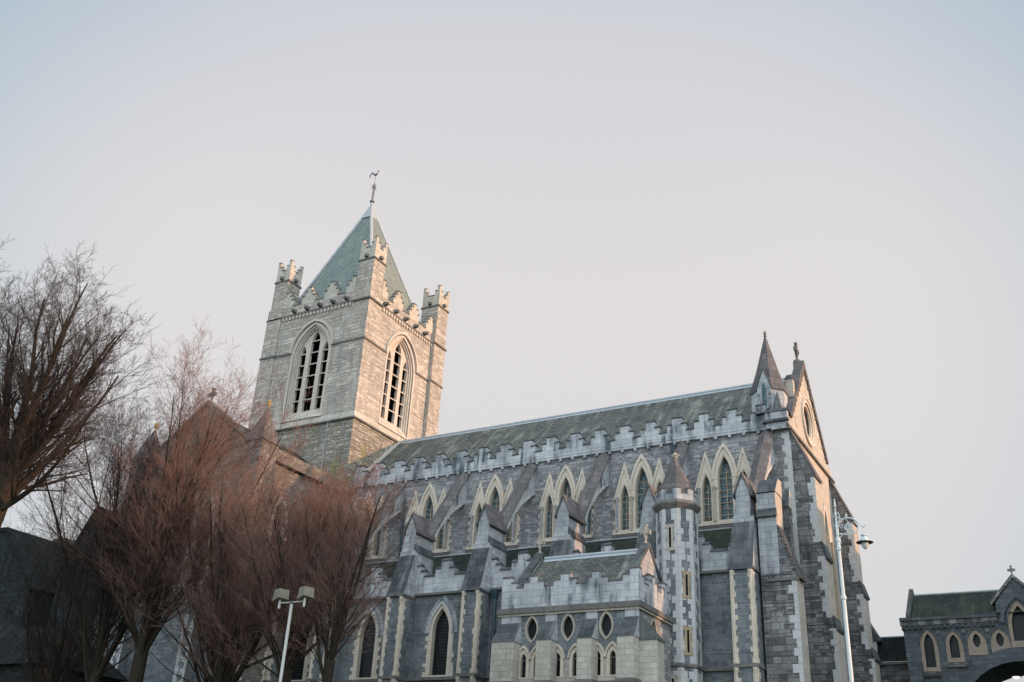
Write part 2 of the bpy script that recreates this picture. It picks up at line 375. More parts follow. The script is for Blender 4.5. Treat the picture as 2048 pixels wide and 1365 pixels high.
def parapet(name, parent, mp, centres, z_base, levels, a0, a1, thick, mat='ashlar', cap='slab', rise=.17):
    m = MB(); o = stepped(centres, z_base, levels, a0, a1)
    cl = [o[0]]
    for p in o[1:]:
        if abs(p[0]-cl[-1][0])+abs(p[1]-cl[-1][1]) > 1e-5: cl.append(p)
    m.extr(cl, mp, -thick, 0, mat, back=True)
    caps(m, mp, cl, thick, cap, rise)
    return m.build(name, parent)

# ================================================================== ground
def ground_z(y): 
    t = min(max((y-8)/30., 0), 1); return 3.0*t*t*(3-2*t)
g = MB()
ys = [-1500, -60, -20, 0, 8, 12, 16, 20, 24, 28, 32, 38, 46, 80, 300, 2500]; xs = [-2500, -300, -100, -60, -40, -20, 0, 20, 60, 300, 2500]
for i in range(len(ys)-1):
    for j in range(len(xs)-1):
        g.poly([(xs[j], ys[i], ground_z(ys[i])), (xs[j+1], ys[i], ground_z(ys[i])), (xs[j+1], ys[i+1], ground_z(ys[i+1])), (xs[j], ys[i+1], ground_z(ys[i+1]))], 'grass')
o = g.build('ground'); o['kind'] = 'structure'
g = MB()
for i in range(len(ys)-3):
    if ys[i] >= -60 and ys[i+1] <= 300:
        g.poly([(-9.2, ys[i], ground_z(ys[i])+.02), (2.5, ys[i], ground_z(ys[i])+.02), (2.5, ys[i+1], ground_z(ys[i+1])+.02), (-9.2, ys[i+1], ground_z(ys[i+1])+.02)], 'asphalt')
o = g.build('road'); o['kind'] = 'structure'

# ================================================================== CATHEDRAL
CA = thing('cathedral', 'grey stone Gothic cathedral with square tower, flying buttresses and stepped battlements', 'cathedral', ORG)
C0 = 2.0                                            # foot of the walls
PX = [-13.65-4.76*i for i in range(6)]              # buttress centre lines
BX = [-16.03-4.76*i for i in range(6)]              # bay centre lines
# ---- nave: clerestory wall with real openings
def clere_open(c): 
    return [archpts(c, 17.50, 19.75, .80, 21.06, 7), archpts(c-1.05, 17.50, 19.15, .52, 20.12, 6), archpts(c+1.05, 17.50, 19.15, .52, 20.12, 6)]
m = MB(); holes = []
for c in BX[:5]+[BX[5]]: holes += clere_open(c)
m.extr([(-41.2, C0), (-12.47, C0), (-12.47, 22.35), (-41.2, 22.35)], NF(50), -.45, 0, 'rubble', holes=holes)
m.box(-41.2, -12.47, 58.6, 59.0, C0, 22.3, 'rubble')
m.build('nave_wall', CA)
# inner darkness behind the glass
m = MB(); m.box(-41.0, -12.9, 50.9, 58.0, 12, 22.0, 'void'); m.build('nave_interior', CA)
# corbel course and parapet
m = MB()
m.box(-41.2, -13.0, 49.86, 49.998, 22.18, 22.33, 'ashlar')
cb = m.build('corbel_table', CA)
x = -41.0
while x < -13.2:
    m = MB(); m.box(x, x+.14, 49.84, 49.999, 22.04, 22.178, 'ashlar'); x += .79; m.build('corbel', cb)
cen = [-39.30+1.5873*i for i in range(17)]
parapet('nave_parapet', CA, NF(49.84), [-40.85]+cen[:-1]+[cen[-1]+.03], 22.335, [(0, 22.80), (.55, 23.20), (.26, 23.60)], -41.2, -13.62, .42)
# nave roof
m = MB()
m.poly([(-41.2, 50.25, 22.75), (-12.9, 50.25, 22.75), (-12.9, 54.4, 27.0), (-41.2, 54.4, 27.0)], 'slate')
m.poly([(-41.2, 58.6, 22.75), (-12.9, 58.6, 22.75), (-12.9, 54.4, 27.0), (-41.2, 54.4, 27.0)], 'slate')
nr = m.build('nave_roof', CA)
m = MB(); m.tube([(-41.2, 54.4, 27.03), (-12.9, 54.4, 27.03)], .10, 'lead', 8)
m.poly([(-41.2, 54.18, 26.79), (-12.9, 54.18, 26.79), (-12.9, 54.4, 27.02), (-41.2, 54.4, 27.02)], 'lead')
m.build('lead_ridge', nr)
m = MB(); m.hull([(-41.2, 50.2, 22.78), (-41.0, 50.2, 22.78), (-41.0, 54.4, 27.08), (-41.2, 54.4, 27.08), (-41.2, 50.1, 22.95), (-41.0, 50.1, 22.95), (-41.0, 54.4, 27.3), (-41.2, 54.4, 27.3)], 'tower_trim')
m.build('lead_flashing', nr)

def clerestory_window(c):
    mp = NF(50); m = MB(); op = clere_open(c)
    # gabled side plates
    for s in (-1, 1):
        cx = c+s*1.05
        out = [(cx-.50, 17.42), (cx+.50, 17.42), (cx+.50, 19.22), (cx+.57, 19.30), (cx, 21.22), (cx-.57, 19.30), (cx-.50, 19.22)]
        inn = archpts(cx, 17.50, 19.15, .50, 20.08, 6)
        m.extr(out, mp, -.30, .085, 'cream', holes=[inn])
        m.extr([(cx-.66, 19.24), (cx-.55, 19.24), (cx, 21.08), (cx+.55, 19.24), (cx+.66, 19.24), (cx, 21.42)], mp, .0, .15, 'cream')
        i2 = archpts(cx, 17.50, 19.15, .70, 20.32, 6, False); i3 = archpts(cx, 17.50, 19.15, .58, 20.18, 6, False)
        m.extr(i2+i3[::-1], mp, .05, .12, 'cream')
    out = archpts(c, 17.42, 19.75, 1.22, 21.55, 8); inn = archpts(c, 17.50, 19.75, .78, 21.02, 8)
    m.extr(out, mp, -.30, .11, 'cream', holes=[inn])
    o1 = archpts(c, 0, 19.75, 1.40, 21.78, 8, False); o2 = archpts(c, 0, 19.75, 1.20, 21.52, 8, False)
    m.extr(o1+o2[::-1], mp, .0, .19, 'cream')
    o1 = archpts(c, 0, 19.75, 1.02, 21.30, 8, False); o2 = archpts(c, 0, 19.75, .88, 21.14, 8, False)
    m.extr(o1+o2[::-1], mp, .05, .145, 'cream')
    for s in (-1, 1):   # toothed jambs
        quoins(m, mp, c+s*1.56, s, 17.40, 19.25, 'cream', h=.22, lo=.22, sh=.10, d=.03)
    fr = m.build('clerestory_window', CA)
    m = MB(); m.box(c-1.72, c+1.72, 49.80, 49.997, 17.24, 17.415, 'cream'); m.box(c-1.80, c+1.80, 49.84, 49.996, 17.10, 17.236, 'string'); m.build('sill', fr)
    for s in (-1.47, -.60, .60, 1.47):
        m = MB()
        m.lathe((c+s, 49.82, 0), [(.085, 17.42), (.09, 17.55), (.065, 17.6), (.062, 19.10), (.075, 19.14), (.11, 19.28), (.12, 19.34)], 'blind' if abs(s) < 1 else 'pier', 8)
        m.build('colonette', fr)
    for o in op:
        m = MB(); m.extr(o, mp, -.29, -.27, 'glass'); m.build('glass', fr)
    m = MB()
    for cx, wd, zt, step in ((c, .78, 21.0, .335), (c-1.05, .50, 20.05, .335), (c+1.05, .50, 20.05, .335)):
        m.box(cx-.014, cx+.014, 50.20, 50.23, 17.5, zt-.55 if wd > .6 else zt-.42, 'bar')
        z = 17.5+step
        while z < zt-.5:
            m.box(cx-wd/2, cx+wd/2, 50.19, 50.21, z-.012, z+.012, 'bar'); z += step
    m.build('glazing_bars', fr)
for c in BX: clerestory_window(c)

# ---- aisle
def aisle_open(c): return archpts(c, 9.35, 11.55, 1.06, 12.80, 8)
m = MB()
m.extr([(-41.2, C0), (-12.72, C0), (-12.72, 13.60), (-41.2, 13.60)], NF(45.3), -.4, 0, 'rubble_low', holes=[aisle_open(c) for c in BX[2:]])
m.build('aisle_wall', CA)
m = MB(); m.box(-41.0, -13.0, 46.2, 49.4, 3, 13.5, 'void'); m.build('aisle_interior', CA)
m = MB(); m.box(-41.2, -12.72, 45.14, 45.297, 13.50, 13.62, 'string'); m.build('string_course', CA); m = MB(); m.box(-41.2, -12.72, 45.16, 45.297, 9.10, 9.24, 'string'); m.build('string_course', CA)
for k, c in enumerate(BX):
    a0, a1 = c-2.38+.50, c+2.38-.50
    if k == 0: a0 = c-1.4
    o = [(a0, 13.63), (a1, 13.63), (a1, 14.95), (a1-.13, 14.95), (a1-.13, 14.75), (a1-.36, 14.75), (a1-.36, 14.5), (c+.62, 14.5), (c+.62, 14.88), (c+.26, 14.88), (c+.26, 15.30),
         (c-.26, 15.30), (c-.26, 14.88), (c-.62, 14.88), (c-.62, 14.5), (a0+.55, 14.5), (a0+.55, 14.80), (a0+.28, 14.80), (a0+.28, 15.1), (a0, 15.1)]
    m = MB(); m.extr(o, NF(45.22), -.40, 0, 'ashlar', back=True); caps(m, NF(45.22), o, .40, 'slab', .20)
    m.build('aisle_parapet', CA)
m = MB(); m.poly([(-41.2, 45.75, 14.1), (-12.72, 45.75, 14.1), (-12.72, 49.99, 17.05), (-41.2, 49.99, 17.05)], 'slate_dark')
ar = m.build('aisle_roof', CA)
m = MB(); m.box(-41.2, -12.72, 49.88, 49.995, 17.0, 17.09, 'lead'); m.build('lead_flashing', ar)
def aisle_window(c):
    mp = NF(45.3); m = MB(); inn = archpts(c, 9.35, 11.55, 1.04, 12.78, 8)
    m.extr(archpts(c, 9.27, 11.55, 1.42, 13.02, 8), mp, -.30, .04, 'cream', holes=[inn])
    o1 = archpts(c, 0, 11.5, 1.56, 13.13, 8, False); o2 = archpts(c, 0, 11.5, 1.42, 13.0, 8, False)
    m.extr(o1+o2[::-1], mp, 0, .12, 'quoin')
    for s in (-1, 1): quoins(m, mp, c+s*.70, s, 9.27, 11.5, 'cream', h=.23, lo=.24, sh=.10, d=.025)
    # voussoirs of grey stone
    a_ = archpts(c, 0, 11.5, 1.60, 13.17, 9, False); b_ = archpts(c, 0, 11.5, 2.1, 13.5, 9, False)
    for i in range(len(a_)-1):
        if b_[i][1] < 13.48:
            p = [a_[i], a_[i+1], b_[i+1], b_[i]]; cx = sum(q[0] for q in p)/4; cz = sum(q[1] for q in p)/4
            p = [(cx+(q[0]-cx)*.93, cz+(q[1]-cz)*.93) for q in p]
            p = [(q[0], min(q[1], 13.49)) for q in p]
            m.extr(p, mp, -.003, .014, 'pier')
    fr = m.build('aisle_window', CA)
    m = MB(); m.extr(aisle_open(c), mp, -.29, -.27, 'dglass'); m.build('glass', fr)
    m = MB(); z = 9.5
    while z < 12.6:
        m.box(c-.5, c+.5, 45.50, 45.52, z-.008, z+.008, 'mesh_bar'); z += .17
    m.build('window_guard', fr)
for c in BX[2:]: aisle_window(c)

# ---- flying buttresses
def flying_buttress(x, fancy=True, fl_from=47.0):
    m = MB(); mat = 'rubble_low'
    # lower shaft
    m.box(x-.54, x+.54, 44.22, 45.30, C0, 13.35, mat)
    m.box(x-.60, x+.60, 44.14, 45.299, 9.06, 9.20, 'string')
    mpn, mpw = NF(44.22), WF(x+.54)
    for z0, z1 in ((C0, 9.04), (9.22, 13.2)):
        quoins(m, mpn, x-.54, 1, z0, z1, 'cream', h=.24, lo=.27, sh=.17, d=.02)
        quoins(m, mpn, x+.54, -1, z0, z1, 'cream', h=.24, lo=.27, sh=.17, d=.02)
        quoins(m, mpw, 44.22, 1, z0, z1, 'cream', h=.24, lo=.24, sh=.14, d=.012)
    # upper shaft body: mid stage then narrow gabled stage
    m.hull([(x-.50, 44.95, 13.35), (x+.50, 44.95, 13.35), (x+.50, 46.75, 13.35), (x-.50, 46.75, 13.35), (x-.50, 44.95, 15.98), (x+.50, 44.95, 15.98), (x+.50, 46.75, 15.98), (x-.50, 46.75, 15.98)], 'pier')
    quoins(m, WF(x+.50), 45.0, 1, 13.9, 15.9, 'quoin', h=.27, lo=.5, sh=.26)
    m.hull([(x-.50, 45.05, 15.98), (x+.34, 45.05, 15.98), (x+.34, 46.7, 15.98), (x-.50, 46.7, 15.98), (x-.34, 45.05, 16.9), (x+.34, 45.05, 16.9), (x+.34, 46.7, 16.9), (x-.34, 46.7, 16.9)], 'pier')
    # gabled top block
    m.extr([(x-.34, 16.9), (x+.34, 16.9), (x+.34, 17.2), (x, 18.08), (x-.34, 17.2)], NF(45.05), -1.65, 0, 'pier', back=True)
    pr = m.build('flying_buttress', CA)
    # weathering slabs
    m = MB()
    m.hull([(x-.60, 44.10, 13.30), (x+.60, 44.10, 13.30), (x+.60, 45.21, 13.30), (x-.60, 45.21, 13.30), (x-.60, 44.13, 13.42), (x+.60, 44.13, 13.42), (x+.60, 45.21, 13.42), (x-.60, 45.21, 13.42)], 'slab')
    m.hull([(x-.57, 44.14, 13.42), (x+.57, 44.14, 13.42), (x+.57, 45.2, 13.42), (x-.57, 45.2, 13.42), (x-.53, 44.93, 15.72), (x+.53, 44.93, 15.72), (x+.53, 45.2, 15.72), (x-.53, 45.2, 15.72)], 'slab', ms=['slab', 'slab', 'slab', 'pier', 'pier', 'pier'])
    m.build('weathering', pr)
    m = MB()   # side offset
    m.hull([(x+.345, 45.0, 15.90), (x+.56, 45.0, 15.90), (x+.56, 46.8, 15.90), (x+.345, 46.8, 15.90), (x+.345, 45.0, 16.38), (x+.36, 45.0, 16.38), (x+.36, 46.8, 16.38), (x+.345, 46.8, 16.38)], 'slab')
    # gable roof slabs
    for s in (-1, 1):
        A = (x, 18.24); Bp = (x+s*.50, 17.00); Cp = (x+s*.44, 16.94); D = (x, 18.06)
        m.extr([A, Bp, Cp, D] if s > 0 else [A, D, Cp, Bp], NF(44.98), -1.9, 0, 'slab' if s < 0 else 'brownslab', back=True)
    m.build('gable_coping', pr)
    # flyer
    y_p, z_p = 46.7, 17.15; top = lambda y: 18.02+(y-46.9)*1.40
    side = [(50.0, 22.1), (y_p, top(y_p)-.22), (46.7, 16.62), (46.99, 17.12), (47.43, 17.84), (47.85, 18.43), (48.32, 18.95), (48.75, 19.35), (49.17, 19.66), (49.6, 19.95), (50.0, 20.17)]
    mp = lambda a, b, d: (x+d, a, b)
    m = MB(); m.extr(side, mp, -.27, .27, 'ashlar', back=True)
    for q_ in range(3, len(side)-1):
        (ya, za), (yb, zb) = side[q_-1], side[q_]
        m.hull([(x-.30, ya, za-.04), (x+.30, ya, za-.04), (x+.30, yb, zb-.04), (x-.30, yb, zb-.04), (x-.30, ya-.03, za+.16), (x+.30, ya-.03, za+.16), (x+.30, yb-.03, zb+.16), (x-.30, yb-.03, zb+.16)], 'quoin')
    m.build('flyer', pr)
    m = MB()
    def P(dx, y, dz): return (x+dx, y, top(y)+dz)
    for s in (-1, 1):
        y0, y1 = 46.45, 49.998
        lo = [P(0, y0, .02), P(s*.40, y0, -.30), P(s*.40, y0, -.42), P(0, y0, -.18)]
        hi = [P(0, y1, .02), P(s*.40, y1, -.30), P(s*.40, y1, -.42), P(0, y1, -.18)]
        for i in range(4):
            j = (i+1) % 4; m.poly([lo[i], lo[j], hi[j], hi[i]], 'brownslab')
        m.poly(lo, 'brownslab')
    m.build('flyer_coping', pr)
    m = MB(); m.box(x-.33, x+.33, 49.93, 49.999, 20.2, 22.03, 'ashlar'); m.build('wall_pilaster', pr)
    return pr
for x in PX: flying_buttress(x)
flying_buttress(PX[5]-4.0)
# colonettes on the front corners of the piers, cream with dark rust streaks
for x in PX:
    if x > -14 or x < -22:
        m = MB()
        for s in (-1, 1):
            for z0, z1 in ((C0, 9.04), (9.22, 13.28)):
                m.lathe((x+s*.42, 44.19, 0), [(.07, z0), (.062, z0+.08), (.062, z1-.25), (.08, z1-.2), (.12, z1-.05), (.12, z1)], 'cream', 8)
            m.box(x+s*.42-.10-.02, x+s*.42-.10, 44.205, 44.22, 9.3, 13.1, 'ochre')
        m.build('pier_shafts', CA)

# ---- downpipes with hopper heads
def pipe(x, y, z0, z1, r=.08, hop=True, mat='pipe'):
    m = MB(); m.tube([(x, y, z0), (x, y, z1)], r, mat, 8)
    z = z0+1
    while z < z1: m.tube([(x, y, z), (x, y, z+.1)], r+.025, mat, 8); z += 1.9
    if hop: m.hull([(x-.1, y-.12, z1), (x+.1, y-.12, z1), (x+.1, y+.08, z1), (x-.1, y+.08, z1), (x-.19, y-.2, z1+.38), (x+.19, y-.2, z1+.38), (x+.19, y+.08, z1+.38), (x-.19, y+.08, z1+.38)], mat)
    return m.build('downpipe', CA)
pipe(-27.0, 45.12, C0, 13.1); pipe(-14.35, 45.12, C0, 13.0); pipe(-12.98, 45.12, C0, 15.2, hop=False, mat='mesh_bar')
pipe(-36.9, 49.86, 17.2, 21.0, .07, False); pipe(-18.85, 49.80, 17.2, 21.6, .07); pipe(-23.95, 49.86, 17.2, 19.6, .06, False)
# hopper heads under the parapet beside the flyers
# ---- turret beside the baptistery
TX, TY = -16.76, 44.5
m = MB(); ph = math.pi/8
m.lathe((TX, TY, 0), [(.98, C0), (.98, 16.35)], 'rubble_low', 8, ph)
tu = m.build('stair_turret', CA)
m = MB()
def octface(cx, cy, rad, k):            # mapping for face k of an octagon with circumradius rad
    t = ph+2*math.pi*k/8; t2 = t+2*math.pi/8
    p = Vector((cx+rad*math.cos(t), cy+rad*math.sin(t), 0)); q = Vector((cx+rad*math.cos(t2), cy+rad*math.sin(t2), 0))
    u = (q-p).normalized(); n_ = Vector((u.y, -u.x, 0)); L = (q-p).length
    return (lambda a, b, d: (p.x+u.x*a+n_.x*d, p.y+u.y*a+n_.y*d, b)), L
for k in range(3, 8):
    mp, L = octface(TX, TY, .98, k)
    off = 0
    quoins(m, mp, 0, 1, C0, 16.3, 'quoin', h=.30, lo=.33, sh=.17, d=.012); quoins(m, mp, L, -1, C0, 16.3, 'quoin', h=.33, lo=.33, sh=.17, d=.0125)
m.build('quoins', tu)
m = MB(); m.lathe((TX, TY, 0), [(.99, 16.30), (1.08, 16.42), (1.17, 16.55), (1.15, 16.66), (1.04, 16.74)], 'string', 8, ph); m.build('cornice', tu); m = MB(); m.lathe((TX, TY, 0), [(1.0, 9.05), (1.06, 9.1), (1.06, 9.2), (1.0, 9.25)], 'string', 8, ph); m.build('string_course', tu)
m = MB()
for k in range(8):
    mp, L = octface(TX, TY, 1.03, k)
    m.extr([(0, 16.70), (L, 16.70), (L, 17.30), (L-.22, 17.30), (L-.22, 17.06), (.22, 17.06), (.22, 17.30), (0, 17.30)], mp, -.12, 0, 'pier', back=True)
    for a0, a1, z in ((L-.22, L+.02, 17.30), (.22, L-.22, 17.06), (-.02, .22, 17.30)):
        pa = [mp(a0, z, .03), mp(a1, z, .03), mp(a1, z+.12, -.12), mp(a0, z+.12, -.12)]; m.poly(pa, 'brownslab')
        m.poly([mp(a0, z, .03), mp(a0, z, -.16), mp(a0, z+.15, -.14)], 'brownslab'); m.poly([mp(a1, z, .03), mp(a1, z, -.16), mp(a1, z+.15, -.14)], 'brownslab')
m.build('turret_parapet', tu)
m = MB(); m.lathe((TX, TY, 0), [(.93, 17.05), (.93, 17.36), (.54, 18.10), (.06, 19.02)], 'brownslab', 8, ph); m.build('turret_roof', tu)
m = MB(); m.lathe((TX, TY, 0), [(.05, 18.98), (.06, 19.08), (.13, 19.14), (.13, 19.2), (.06, 19.24), (.10, 19.33), (.03, 19.42)], 'blind', 8)
for a in range(4):
    t = a*math.pi/2; m.box(TX+.14*math.cos(t)-.045, TX+.14*math.cos(t)+.045, TY+.14*math.sin(t)-.045, TY+.14*math.sin(t)+.045, 19.22, 19.31, 'blind')
m.build('finial', tu)
for k, zz in ((5, 14.9), (6, 12.7), (6, 10.2), (5, 8.1)):      # slit windows with dressed surrounds
    m = MB()
    mp, L = octface(TX, TY, .98, k); c = L/2
    m.extr([(c-.16, zz-.62), (c+.16, zz-.62), (c+.16, zz+.62), (c-.16, zz+.62)], mp, .0, .03, 'blind' if k == 5 else 'ochre', holes=[[(c-.05, zz-.48), (c+.05, zz-.48), (c+.05, zz+.48), (c-.05, zz+.48)]])
    for dz in (-.62, 0, .48): m.extr([(c-.24, zz+dz), (c+.24, zz+dz), (c+.24, zz+dz+.16), (c-.24, zz+dz+.16)], mp, .0, .026, 'blind' if k == 5 else 'ochre')
    m.extr([(c-.05, zz-.48), (c+.05, zz-.48), (c+.05, zz+.48), (c-.05, zz+.48)], mp, .0, .034, 'void')
    m.build('slit_window', tu)

# ---- baptistery
BA0, BA1, BY = -23.60, -16.86, 40.0
lanc = [(-22.30, -21.63), (-20.62, -19.76), (-18.72, -18.02)]; eye = [-21.95, -20.16, -18.34]
m = MB(); hl = []
for p in lanc:
    for c in p: hl.append(archpts(c, 8.22, 8.95, .30, 9.24, 6))
for c in eye: hl.append(vesica(c, 10.27, .54, 1.0))
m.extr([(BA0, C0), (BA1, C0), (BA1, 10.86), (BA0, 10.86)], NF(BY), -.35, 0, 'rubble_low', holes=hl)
m.extr([(BY+.35, C0), (45.3, C0), (45.3, 10.86), (BY+.35, 10.86)], WF(BA1), -.35, 0, 'rubble', holes=[vesica(41.6, 10.2, .6, 1.0), archpts(41.6, 7.6, 9.0, .8, 9.5)])
m.extr([(BA0+.01, 7.99), (BA1-.01, 7.99), (BA1-.01, 8.93), (BA0+.01, 8.93)], NF(BY), -.002, .014, 'blindash', holes=[[(c-.16, 8.2), (c+.16, 8.2), (c+.16, 8.92), (c-.16, 8.92)] for p in lanc for c in p])
m.box(BA0, BA0+.3, BY+.36, 45.3, C0, 10.86, 'rubble')
ba = m.build('baptistery_wall', CA)
m = MB(); m.box(BA0+.6, BA1-.6, BY+.6, 45, C0, 10.8, 'void'); m.build('baptistery_interior', CA)
def small_window(kind, mp, c, z, w_, name):
    m = MB()
    if kind == 'eye':
        m.extr(vesica(c, z, w_+.15, 1.24), mp, -.12, .04, 'blind', holes=[vesica(c, z, w_, 1.0)])
        m2 = vesica(c, z, w_+.02, 1.02)
    else:
        zs = z
        m.extr(archpts(c, 8.16, 8.95, .56, 9.44, 6), mp, -.16, .03, 'cream', holes=[archpts(c, 8.22, 8.95, .28, 9.22, 6)])
        a_ = archpts(c, 0, 8.95, .70, 9.58, 6, False); b_ = archpts(c, 0, 8.95, .58, 9.46, 6, False); m.extr(a_+b_[::-1], mp, 0, .10, 'cream')
        m2 = archpts(c, 8.22, 8.95, .30, 9.24, 6)
    f = m.build(name, CA); m = MB(); m.extr(m2, mp, -.20, -.17, 'dglass'); m.build('glass', f)
for c in eye: small_window('eye', NF(BY), c, 10.27, .52, 'vesica_window')
for p in lanc:
    for c in p: small_window('lancet', NF(BY), c, 0, .3, 'lancet_window')
small_window('eye', WF(BA1), 41.6, 10.2, .58, 'vesica_window')
m = MB(); m.extr(archpts(41.6, 7.5, 9.0, 1.1, 9.85), WF(BA1), -.16, .04, 'cream', holes=[archpts(41.6, 7.6, 9.0, .78, 9.48)]); f = m.build('lancet_window', CA)
m = MB(); m.extr(archpts(41.6, 7.6, 9.0, .8, 9.5), WF(BA1), -.2, -.17, 'dglass'); m.build('glass', f)
for q_ in ((BA0-.1, BA1+.16, BY-.16, BY-.003, 10.96, 11.20, 'string'), (BA0-.04, BA1+.10, BY-.10, BY-.002, 10.86, 10.957, 'blind'), (BA1+.003, BA1+.16, BY-.002, 45.3, 10.963, 11.197, 'string'),
           (BA1+.002, BA1+.10, BY-.001, 45.3, 10.863, 10.954, 'blind'), (BA0-.02, BA1+.14, BY-.14, BY-.002, 7.86, 7.98, 'string')):
    m = MB(); m.box(*q_); m.build('cornice', CA)
o_ = [(BA0, 11.2), (BA1, 11.2), (BA1, 12.62), (BA1-.40, 12.62), (BA1-.40, 12.36), (BA1-.72, 12.36), (BA1-.72, 12.12), (-18.30, 12.12), (-18.30, 12.34), (-18.62, 12.34), (-18.62, 12.62), (-19.05, 12.62), (-19.05, 12.36), (-19.40, 12.36), (-19.40, 12.12),
      (-19.85, 12.12), (-19.85, 12.36), (-20.15, 12.36), (-20.15, 12.62), (-20.60, 12.62), (-20.60, 12.36), (-20.95, 12.36), (-20.95, 12.12), (-21.45, 12.12), (-21.45, 12.36), (-21.75, 12.36), (-21.75, 12.62), (-22.15, 12.62), (-22.15, 12.36), (-22.45, 12.36), (-22.45, 12.12),
      (-22.85, 12.12), (-22.85, 12.36), (-23.15, 12.36), (-23.15, 12.62), (BA0, 12.62)]
m = MB(); m.extr(o_, NF(BY+.02), -.35, 0, 'ashlar', back=True); caps(m, NF(BY+.02), o_, .35, 'brownslab', .14, .02)
o2 = [(BY+.372, 11.2), (43.9, 11.2), (43.9, 12.3), (43.4, 12.3), (43.4, 12.62), (43.05, 12.62), (43.05, 12.35), (42.7, 12.35), (42.7, 12.1), (42.2, 12.1), (42.2, 12.35), (41.9, 12.35), (41.9, 12.62), (41.5, 12.62), (41.5, 12.35), (41.2, 12.35), (41.2, 12.1), (40.7, 12.1), (40.7, 12.35), (40.38, 12.35), (40.38, 12.615), (BY+.372, 12.615)]
m.extr(o2, WF(BA1-.02), -.35, 0, 'ashlar', back=True); caps(m, WF(BA1-.02), o2, .35, 'brownslab', .14, .02)
m.build('baptistery_parapet', CA)
m = MB()
m.poly([(-22.85, 40.5, 12.1), (-17.55, 40.5, 12.1), (-17.55, 42.4, 14.05), (-22.85, 42.4, 14.05)], 'slate')
m.poly([(-22.85, 44.3, 12.1), (-17.55, 44.3, 12.1), (-17.55, 42.4, 14.05), (-22.85, 42.4, 14.05)], 'slate')
m.box(BA0+.3, BA1-.35, BY+.35, 45.2, 11.3, 11.5, 'lead')
br = m.build('baptistery_roof', CA)
m = MB(); m.tube([(-22.7, 42.4, 14.08), (-17.7, 42.4, 14.08)], .09, 'lead', 8); m.poly([(-22.7, 42.2, 13.87), (-17.7, 42.2, 13.87), (-17.7, 42.4, 14.07), (-22.7, 42.4, 14.07)], 'lead'); m.build('lead_ridge', br)
def stone_cross(m, x, y, z, h, mat, axis='y', w_=.5):
    t = .05*h+.02
    def bx(u0, u1, z0, z1):
        if axis == 'y': m.box(x-t, x+t, y+u0, y+u1, z0, z1, mat)
        else: m.box(x+u0, x+u1, y-t, y+t, z0, z1, mat)
    m.lathe((x, y, z), [(.12*h, 0), (.14*h, .06*h), (.06*h, .12*h), (.05*h, .30*h)], mat, 8)
    bx(-.06*h, .06*h, z+.28*h, z+h); bx(-w_*h/2, -.062*h, z+.55*h, z+.69*h); bx(.062*h, w_*h/2, z+.55*h, z+.69*h)
    for s in (-1, 1):
        bx(s*w_*h/2-.04*h, s*w_*h/2+.04*h, z+.50*h, z+.74*h)
    for i in range(16):
        a = 2*math.pi*i/16; b = 2*math.pi*(i+1)/16; r_ = .19*h
        p = [(r_*math.cos(a), z+.62*h+r_*math.sin(a)), (r_*math.cos(b), z+.62*h+r_*math.sin(b))]
        q = [(x, y+u, v) if axis == 'y' else (x+u, y, v) for u, v in p]; m.tube(q, .03*h, mat, 5)
    bx(-.10*h, .10*h, z+h*.97, z+h*1.05)
for gx in (-23.0, -17.5):
    m = MB(); mp = WF(gx+.15)
    m.extr([(40.42, 11.5), (44.38, 11.5), (44.38, 12.05), (42.4, 14.2), (40.42, 12.05)], mp, -.30, 0, 'pier', back=True)
    gb = m.build('baptistery_gable', CA)
    m = MB()
    for s in (-1, 1):
        A = (42.4, 14.42); Bq = (42.4+s*2.12, 12.22); Cq = (42.4+s*2.12, 12.02); D = (42.4, 14.2)
        m.extr([A, Bq, Cq, D], WF(gx+.20), -.42, 0, 'slab', back=True)
    m.build('coping', gb)
    m = MB(); stone_cross(m, gx, 42.4, 14.35, .85, 'blind', 'x'); m.build('stone_cross', gb)
# baptistery buttresses
def bapt_buttress(x0, x1, side=None):
    m = MB(); y0 = 39.35
    m.box(x0, x1, y0, BY+.01, C0, 9.66, 'blindash')
    c = (x0+x1)/2; tw = (x1-x0)*.30
    m.hull([(x0-.03, y0-.03, 9.66), (x1+.03, y0-.03, 9.66), (x1+.03, BY-.002, 9.66), (x0-.03, BY-.002, 9.66), (x0+.10, BY-.06, 10.56), (x1-.02, BY-.06, 10.56), (x1-.02, BY-.002, 10.56), (x0+.10, BY-.002, 10.56)], 'slab', ms=['slab', 'slab', 'slab', 'pier', 'pier', 'pier'])
    m.box(x0+.10, x1-.02, BY-.06, BY-.003, 10.56, 10.86, 'ashlar')
    m.box(x0-.05, x1+.05, y0-.06, BY-.002, 7.84, 7.98, 'string')
    m.build('baptistery_buttress', CA)
for a, b in ((-23.60, -22.48), (-21.36, -20.66), (-19.40, -18.72), (-17.56, -16.80)): bapt_buttress(a, b)
m = MB(); m.box(BA1+.002, BA1+.85, 39.9, 40.7, C0, 9.55, 'blindash')
m.hull([(BA1+.002, 39.86, 9.55), (BA1+.9, 39.86, 9.55), (BA1+.9, 40.74, 9.55), (BA1+.002, 40.74, 9.55), (BA1+.002, 39.98, 10.6), (BA1+.06, 39.98, 10.6), (BA1+.06, 40.62, 10.6), (BA1+.002, 40.62, 10.6)], 'slab'); m.build('baptistery_buttress', CA)
